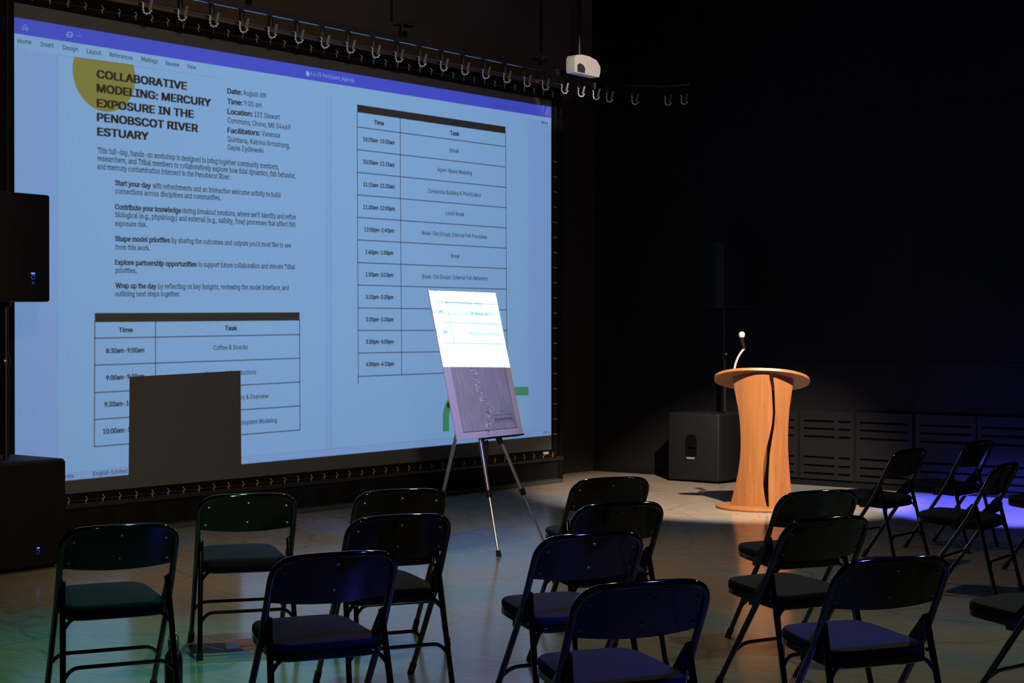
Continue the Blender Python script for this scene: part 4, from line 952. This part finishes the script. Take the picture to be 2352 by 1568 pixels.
# ------------------------------------------------------------------ folding chairs
def make_chair():
    c = empty('folding_chair', (0, 0, 0))
    tr_ = .0127
    def tube_pt(sx, z):
        if z > .48: return Vector((sx * .222, -.222 + .5 * (.745 - z), z))
        return Vector((sx * (.222 - .004 * (1 - z / .48)), -.0895 + .70 * (.48 - z), z))
    top = Vector((0, -.222, .745))
    path = [tube_pt(-1, .46), tube_pt(-1, .56), tube_pt(-1, .66)] + [None]
    path = fillet([tube_pt(-1, .45), Vector((-.222, -.222, .745)), Vector((.222, -.222, .745)), tube_pt(1, .45)], .085, 8)
    path = [p + Vector((0, -.012 * max(0, 1 - (p.x / .15) ** 2) if abs(p.x) < .15 else 0, .006 * max(0, 1 - (p.x / .2) ** 2))) for p in path]
    # subdivide the straight top so that it can bow
    L = []; 
    for a, b in zip(path, path[1:]):
        L.append(a)
        if (b - a).length > .15 and abs(a.z - b.z) < .02:
            for k in range(1, 10):
                q_ = a.lerp(b, k / 10); q_ += Vector((0, -.012 * (1 - (q_.x / .15) ** 2), .005 * (1 - (q_.x / .15) ** 2))); L.append(q_)
    L.append(path[-1])
    MB().tube(L, tr_, 12).build('back_frame', M_tube, c)
    for sx in (-1, 1):
        lg = MB().tube([tube_pt(sx, .46), tube_pt(sx, .40), tube_pt(sx, .03)], tr_, 12).build('leg', M_tube, c)
        a, b = tube_pt(sx, .05), tube_pt(sx, .0)
        MB().tube([a, b], [.0155, .0155], 12).build('foot_cap', M_rubber, lg)
    for sx in (-1, 1):
        a, b = Vector((sx * .205, -.105, .535)), Vector((sx * .226, -.239, 0))
        lg = MB().tube([a, a.lerp(b, .95)], tr_ * .95, 12).build('leg', M_tube, c)
        MB().tube([a.lerp(b, .93), b], [.0155, .0155], 12).build('foot_cap', M_rubber, lg)
    # stretchers
    zf = .215; p = [tube_pt(-1, zf - .045), tube_pt(-1, zf) + Vector((.035, 0, 0)), tube_pt(1, zf) + Vector((-.035, 0, 0)), tube_pt(1, zf - .045)]
    MB().tube(fillet(p, .04, 6), .008, 10).build('stretcher', M_tube, c)
    def rear(sx, z): return Vector((sx * .205, -.105, .535)).lerp(Vector((sx * .226, -.239, 0)), 1 - z / .535)
    p = [rear(-1, .165), rear(-1, .21) + Vector((.035, 0, 0)), rear(1, .21) + Vector((-.035, 0, 0)), rear(1, .165)]
    MB().tube(fillet(p, .04, 6), .008, 10).build('stretcher', M_tube, c)
    p = [rear(-1, .350), rear(-1, .398) + Vector((.035, .0, 0)), rear(1, .398) + Vector((-.035, .0, 0)), rear(1, .350)]
    MB().tube(fillet(p, .04, 6), .008, 10).build('stretcher', M_tube, c)
    # back panel
    def bp(u, v):
        x = -.214 + .428 * u; q_ = 1 - (x / .214) ** 2
        zb = .592 - .014 * q_; zt = .738 + .004 * q_
        if abs(x) > .16: zt -= .05 * ((abs(x) - .16) / .054) ** 2
        z = zb + (zt - zb) * v
        return (x, -.222 + .5 * (.745 - z) - .026 * q_, z)
    MB().grid(bp, 24, 8, (0, .004, 0)).build('back_panel', M_pan, c)
    def pad(u, v):
        x = -.185 + .37 * u; q_ = 1 - (x / .214) ** 2; z = .604 + .112 * v
        e = min(1, 6 * min(u, 1 - u)) ** .5 * min(1, 5 * min(v, 1 - v)) ** .5
        return (x, -.222 + .5 * (.745 - z) - .026 * q_ + .005 + .020 * e, z)
    MB().grid(pad, 20, 10).build('back_pad', M_vinyl, c)
    for x, z, d in ((-.179, .701, 0), (0, .721, 1), (.179, .701, 0), (-.191, .616, 0), (0, .627, 1), (.191, .616, 0)):
        y = -.222 + .5 * (.745 - z) - .026 * (1 - (x / .214) ** 2)
        MB().lathe([(.0068, 0), (.0062, .0022), (.004, .0036), (.001, .004)], 10, Matrix.Translation((x, y, z)) @ Matrix.Rotation(math.radians(90 - 26), 4, 'X')).build('rivet', M_rivet, c)
    # seat
    def outline(k, n=72):
        out = []
        for i in range(n):
            a = 2 * math.pi * i / n; cx2, sy = math.cos(a), math.sin(a)
            ex = .30
            x = math.copysign(abs(cx2) ** ex, cx2); y = math.copysign(abs(sy) ** (ex if sy < 0 else .42), sy)
            yy = .055 + y * .205 * k
            wv = .203 - .022 * (yy + .15) / .41
            out.append((x * wv * k, yy))
        return out
    def ring_mesh(levels):
        mb = MB(); rings = []
        for k, z, dome in levels:
            rings.append([mb.bm.verts.new((x, y, z + .012 * (y - .05) / .2 + dome * (1 - min(1, (x / .2) ** 2 + ((y - .055) / .205) ** 2)))) for x, y in outline(k)])
        for A, B in zip(rings, rings[1:]):
            for i in range(len(A)): mb.bm.faces.new((A[i], A[(i + 1) % len(A)], B[(i + 1) % len(A)], B[i]))
        mb.bm.faces.new(rings[0][::-1]); mb.bm.faces.new(rings[-1]); return mb
    ring_mesh([(.94, .392, 0), (1.0, .398, 0), (1.004, .422, 0), (.985, .424, 0)]).build('seat_pan', M_pan, c)
    ring_mesh([(.985, .4235, 0), (1.0, .432, 0), (.995, .444, 0), (.965, .453, 0), (.90, .457, .004), (.75, .459, .008), (.5, .460, .010), (.2, .460, .012)]).build('seat_pad', M_vinyl, c)
    # hinge plates
    for sx in (-1, 1):
        x = sx * .208
        pts = [(-.115, .545), (-.085, .535), (.035, .408), (.035, .385), (.0, .385), (-.125, .470), (-.130, .50)]
        mb = MB(); mb.prism(pts, -.002, .002, Matrix.Translation((x, 0, 0)) @ Matrix(((0, 0, 1, 0), (1, 0, 0, 0), (0, 1, 0, 0), (0, 0, 0, 1))))
        mb.lathe([(.007, -.006), (.007, .006)], 10, Matrix.Translation((x, -.100, .515)) @ Matrix.Rotation(math.pi / 2, 4, 'Y'))
        mb.lathe([(.007, -.012), (.007, .012)], 10, Matrix.Translation((x, -.12, .42)) @ Matrix.Rotation(math.pi / 2, 4, 'Y'))
        mb.build('hinge_plate', M_tube, c)
    return c
pu = on_z(2445, 1268, .701)
pang = 1.33; pc = Vector((pu.x + math.cos(pang) * .179 - math.sin(pang) * .198, pu.y + math.sin(pang) * .179 + math.cos(pang) * .198))
chairs = [
    (-5.336, 3.994, 1.113, 'black folding chair at far left with a dark water bottle by its leg'),
    (-5.853, 5.144, .979, 'black folding chair with green-tinged seat, standing alone over the reddish floor decal'),
    (-5.453, 5.735, 1.058, 'black folding chair left of the easel, farther one of the overlapping pair'),
    (-4.724, 4.936, 1.106, 'black folding chair left of the easel, nearer one of the overlapping pair'),
    (-4.122, 3.968, 1.120, 'black folding chair largest of those on the left half, nearest the camera there'),
    (-5.048, 6.878, 1.111, 'black folding chair farthest of the four in the centre column, beside the easel'),
    (-4.301, 5.892, 1.138, 'black folding chair second farthest of the four in the centre column'),
    (-3.761, 4.948, 1.124, 'black folding chair third of the centre column, grey-blue seat showing at its left'),
    (-2.940, 4.123, 1.063, 'black folding chair nearest in the centre column, blue seat cut by the bottom edge'),
    (-3.881, 6.938, 1.112, 'black folding chair just in front of the lectern base, farthest of its column'),
    (-3.329, 5.957, 1.205, 'black folding chair second from the lectern in its column, blue glint along seat edge'),
    (-2.583, 5.075, 1.060, 'black folding chair at lower right with dark blue seat and blue glint on top rail'),
    (-4.766, 9.672, 1.534, 'black folding chair seen from its side, nearest the lectern of the side-facing ones'),
    (-4.737, 10.712, 1.536, 'black folding chair seen from its side in front of the blue floor glow'),
    (-3.844, 8.944, 1.643, 'black folding chair seen from its side, nearest of the side-facing ones at right'),
    (-3.774, 10.120, 1.491, 'black folding chair at the right picture edge behind the side-facing ones, mostly cut off'),
    (pc.x, pc.y, pang, 'black folding chair at lower right edge, only a seat corner and leg in view')]
proto = None
for x, y, a, lab in chairs:
    o = make_chair() if proto is None else copy_tree(proto)
    if proto is None: proto = o
    o.location = (x, y, 0); o.rotation_euler = (0, 0, a)
    tag(o, lab, 'chair', 'black folding chairs')

# ------------------------------------------------------------------ water bottle
d_ = px_ray(399, 1600); bl_ = O + d_ * (6.5 / d_.dot(FW)); bl_.z = 0
bt = tag(empty('water_bottle', bl_, .6), 'dark metal water bottle with loop cap on the floor beside the leftmost chair', 'bottle')
MB().lathe([(.030, 0), (.036, .004), (.0365, .01), (.0365, .185), (.034, .203), (.027, .217), (.021, .224), (.021, .238)], 28).build('body', M_bottle, bt)
MB().lathe([(.022, .236), (.0235, .240), (.0235, .266), (.021, .270)], 24).build('cap', mat('bottle_cap', (.35, .32, .28), .35, .5), bt)
MB().tube([(.020 * math.cos(a), 0, .268 + .028 * math.sin(a)) for a in [math.pi * k / 10 for k in range(11)]], .0028, 8).build('cap_loop', M_silver, bt)

# ------------------------------------------------------------------ floor decals
def decal(name, pxs, mm, lab, cat, h=.0015):
    P = [on_z(*p) for p in pxs]; c = sum(P, Vector()) / len(P)
    t = tag(empty(name, c), lab, cat)
    MB().prism([((p - c).x, (p - c).y) for p in P], .0003, h).build('sheet', mm, t, smooth=0)
    return t, c
M_pink = noise_mat('reddish_print', (.42, .24, .21), (.48, .29, .26), nscale=6, rough=.6, spec=.05)
M_smudge = mat('grey_print', (.12, .13, .14), .4)
t, c = decal('floor_decal', [(440, 1479), (575, 1466), (625, 1514), (455, 1523)], M_pink, 'reddish printed rectangle on the floor under the second chair from the left', 'floor decal')
def on_decal(pts, name, mm, t, c, h=.0022):
    P = [on_z(*p) - c for p in pts]
    MB().prism([(p.x, p.y) for p in P], .0014, h).build(name, mm, t, smooth=0)
on_decal([(517, 1476), (547, 1473), (551, 1489), (521, 1492)], 'dark_smudge', M_smudge, t, c)
on_decal([(522, 1499), (560, 1496), (600, 1508), (527, 1513)], 'blue_smudge', mat('blue_print', (.10, .11, .20), .4), t, c)
on_decal([(467, 1481), (500, 1489), (515, 1492), (514, 1494), (497, 1491), (466, 1483)], 'curved_line', M_smudge, t, c)
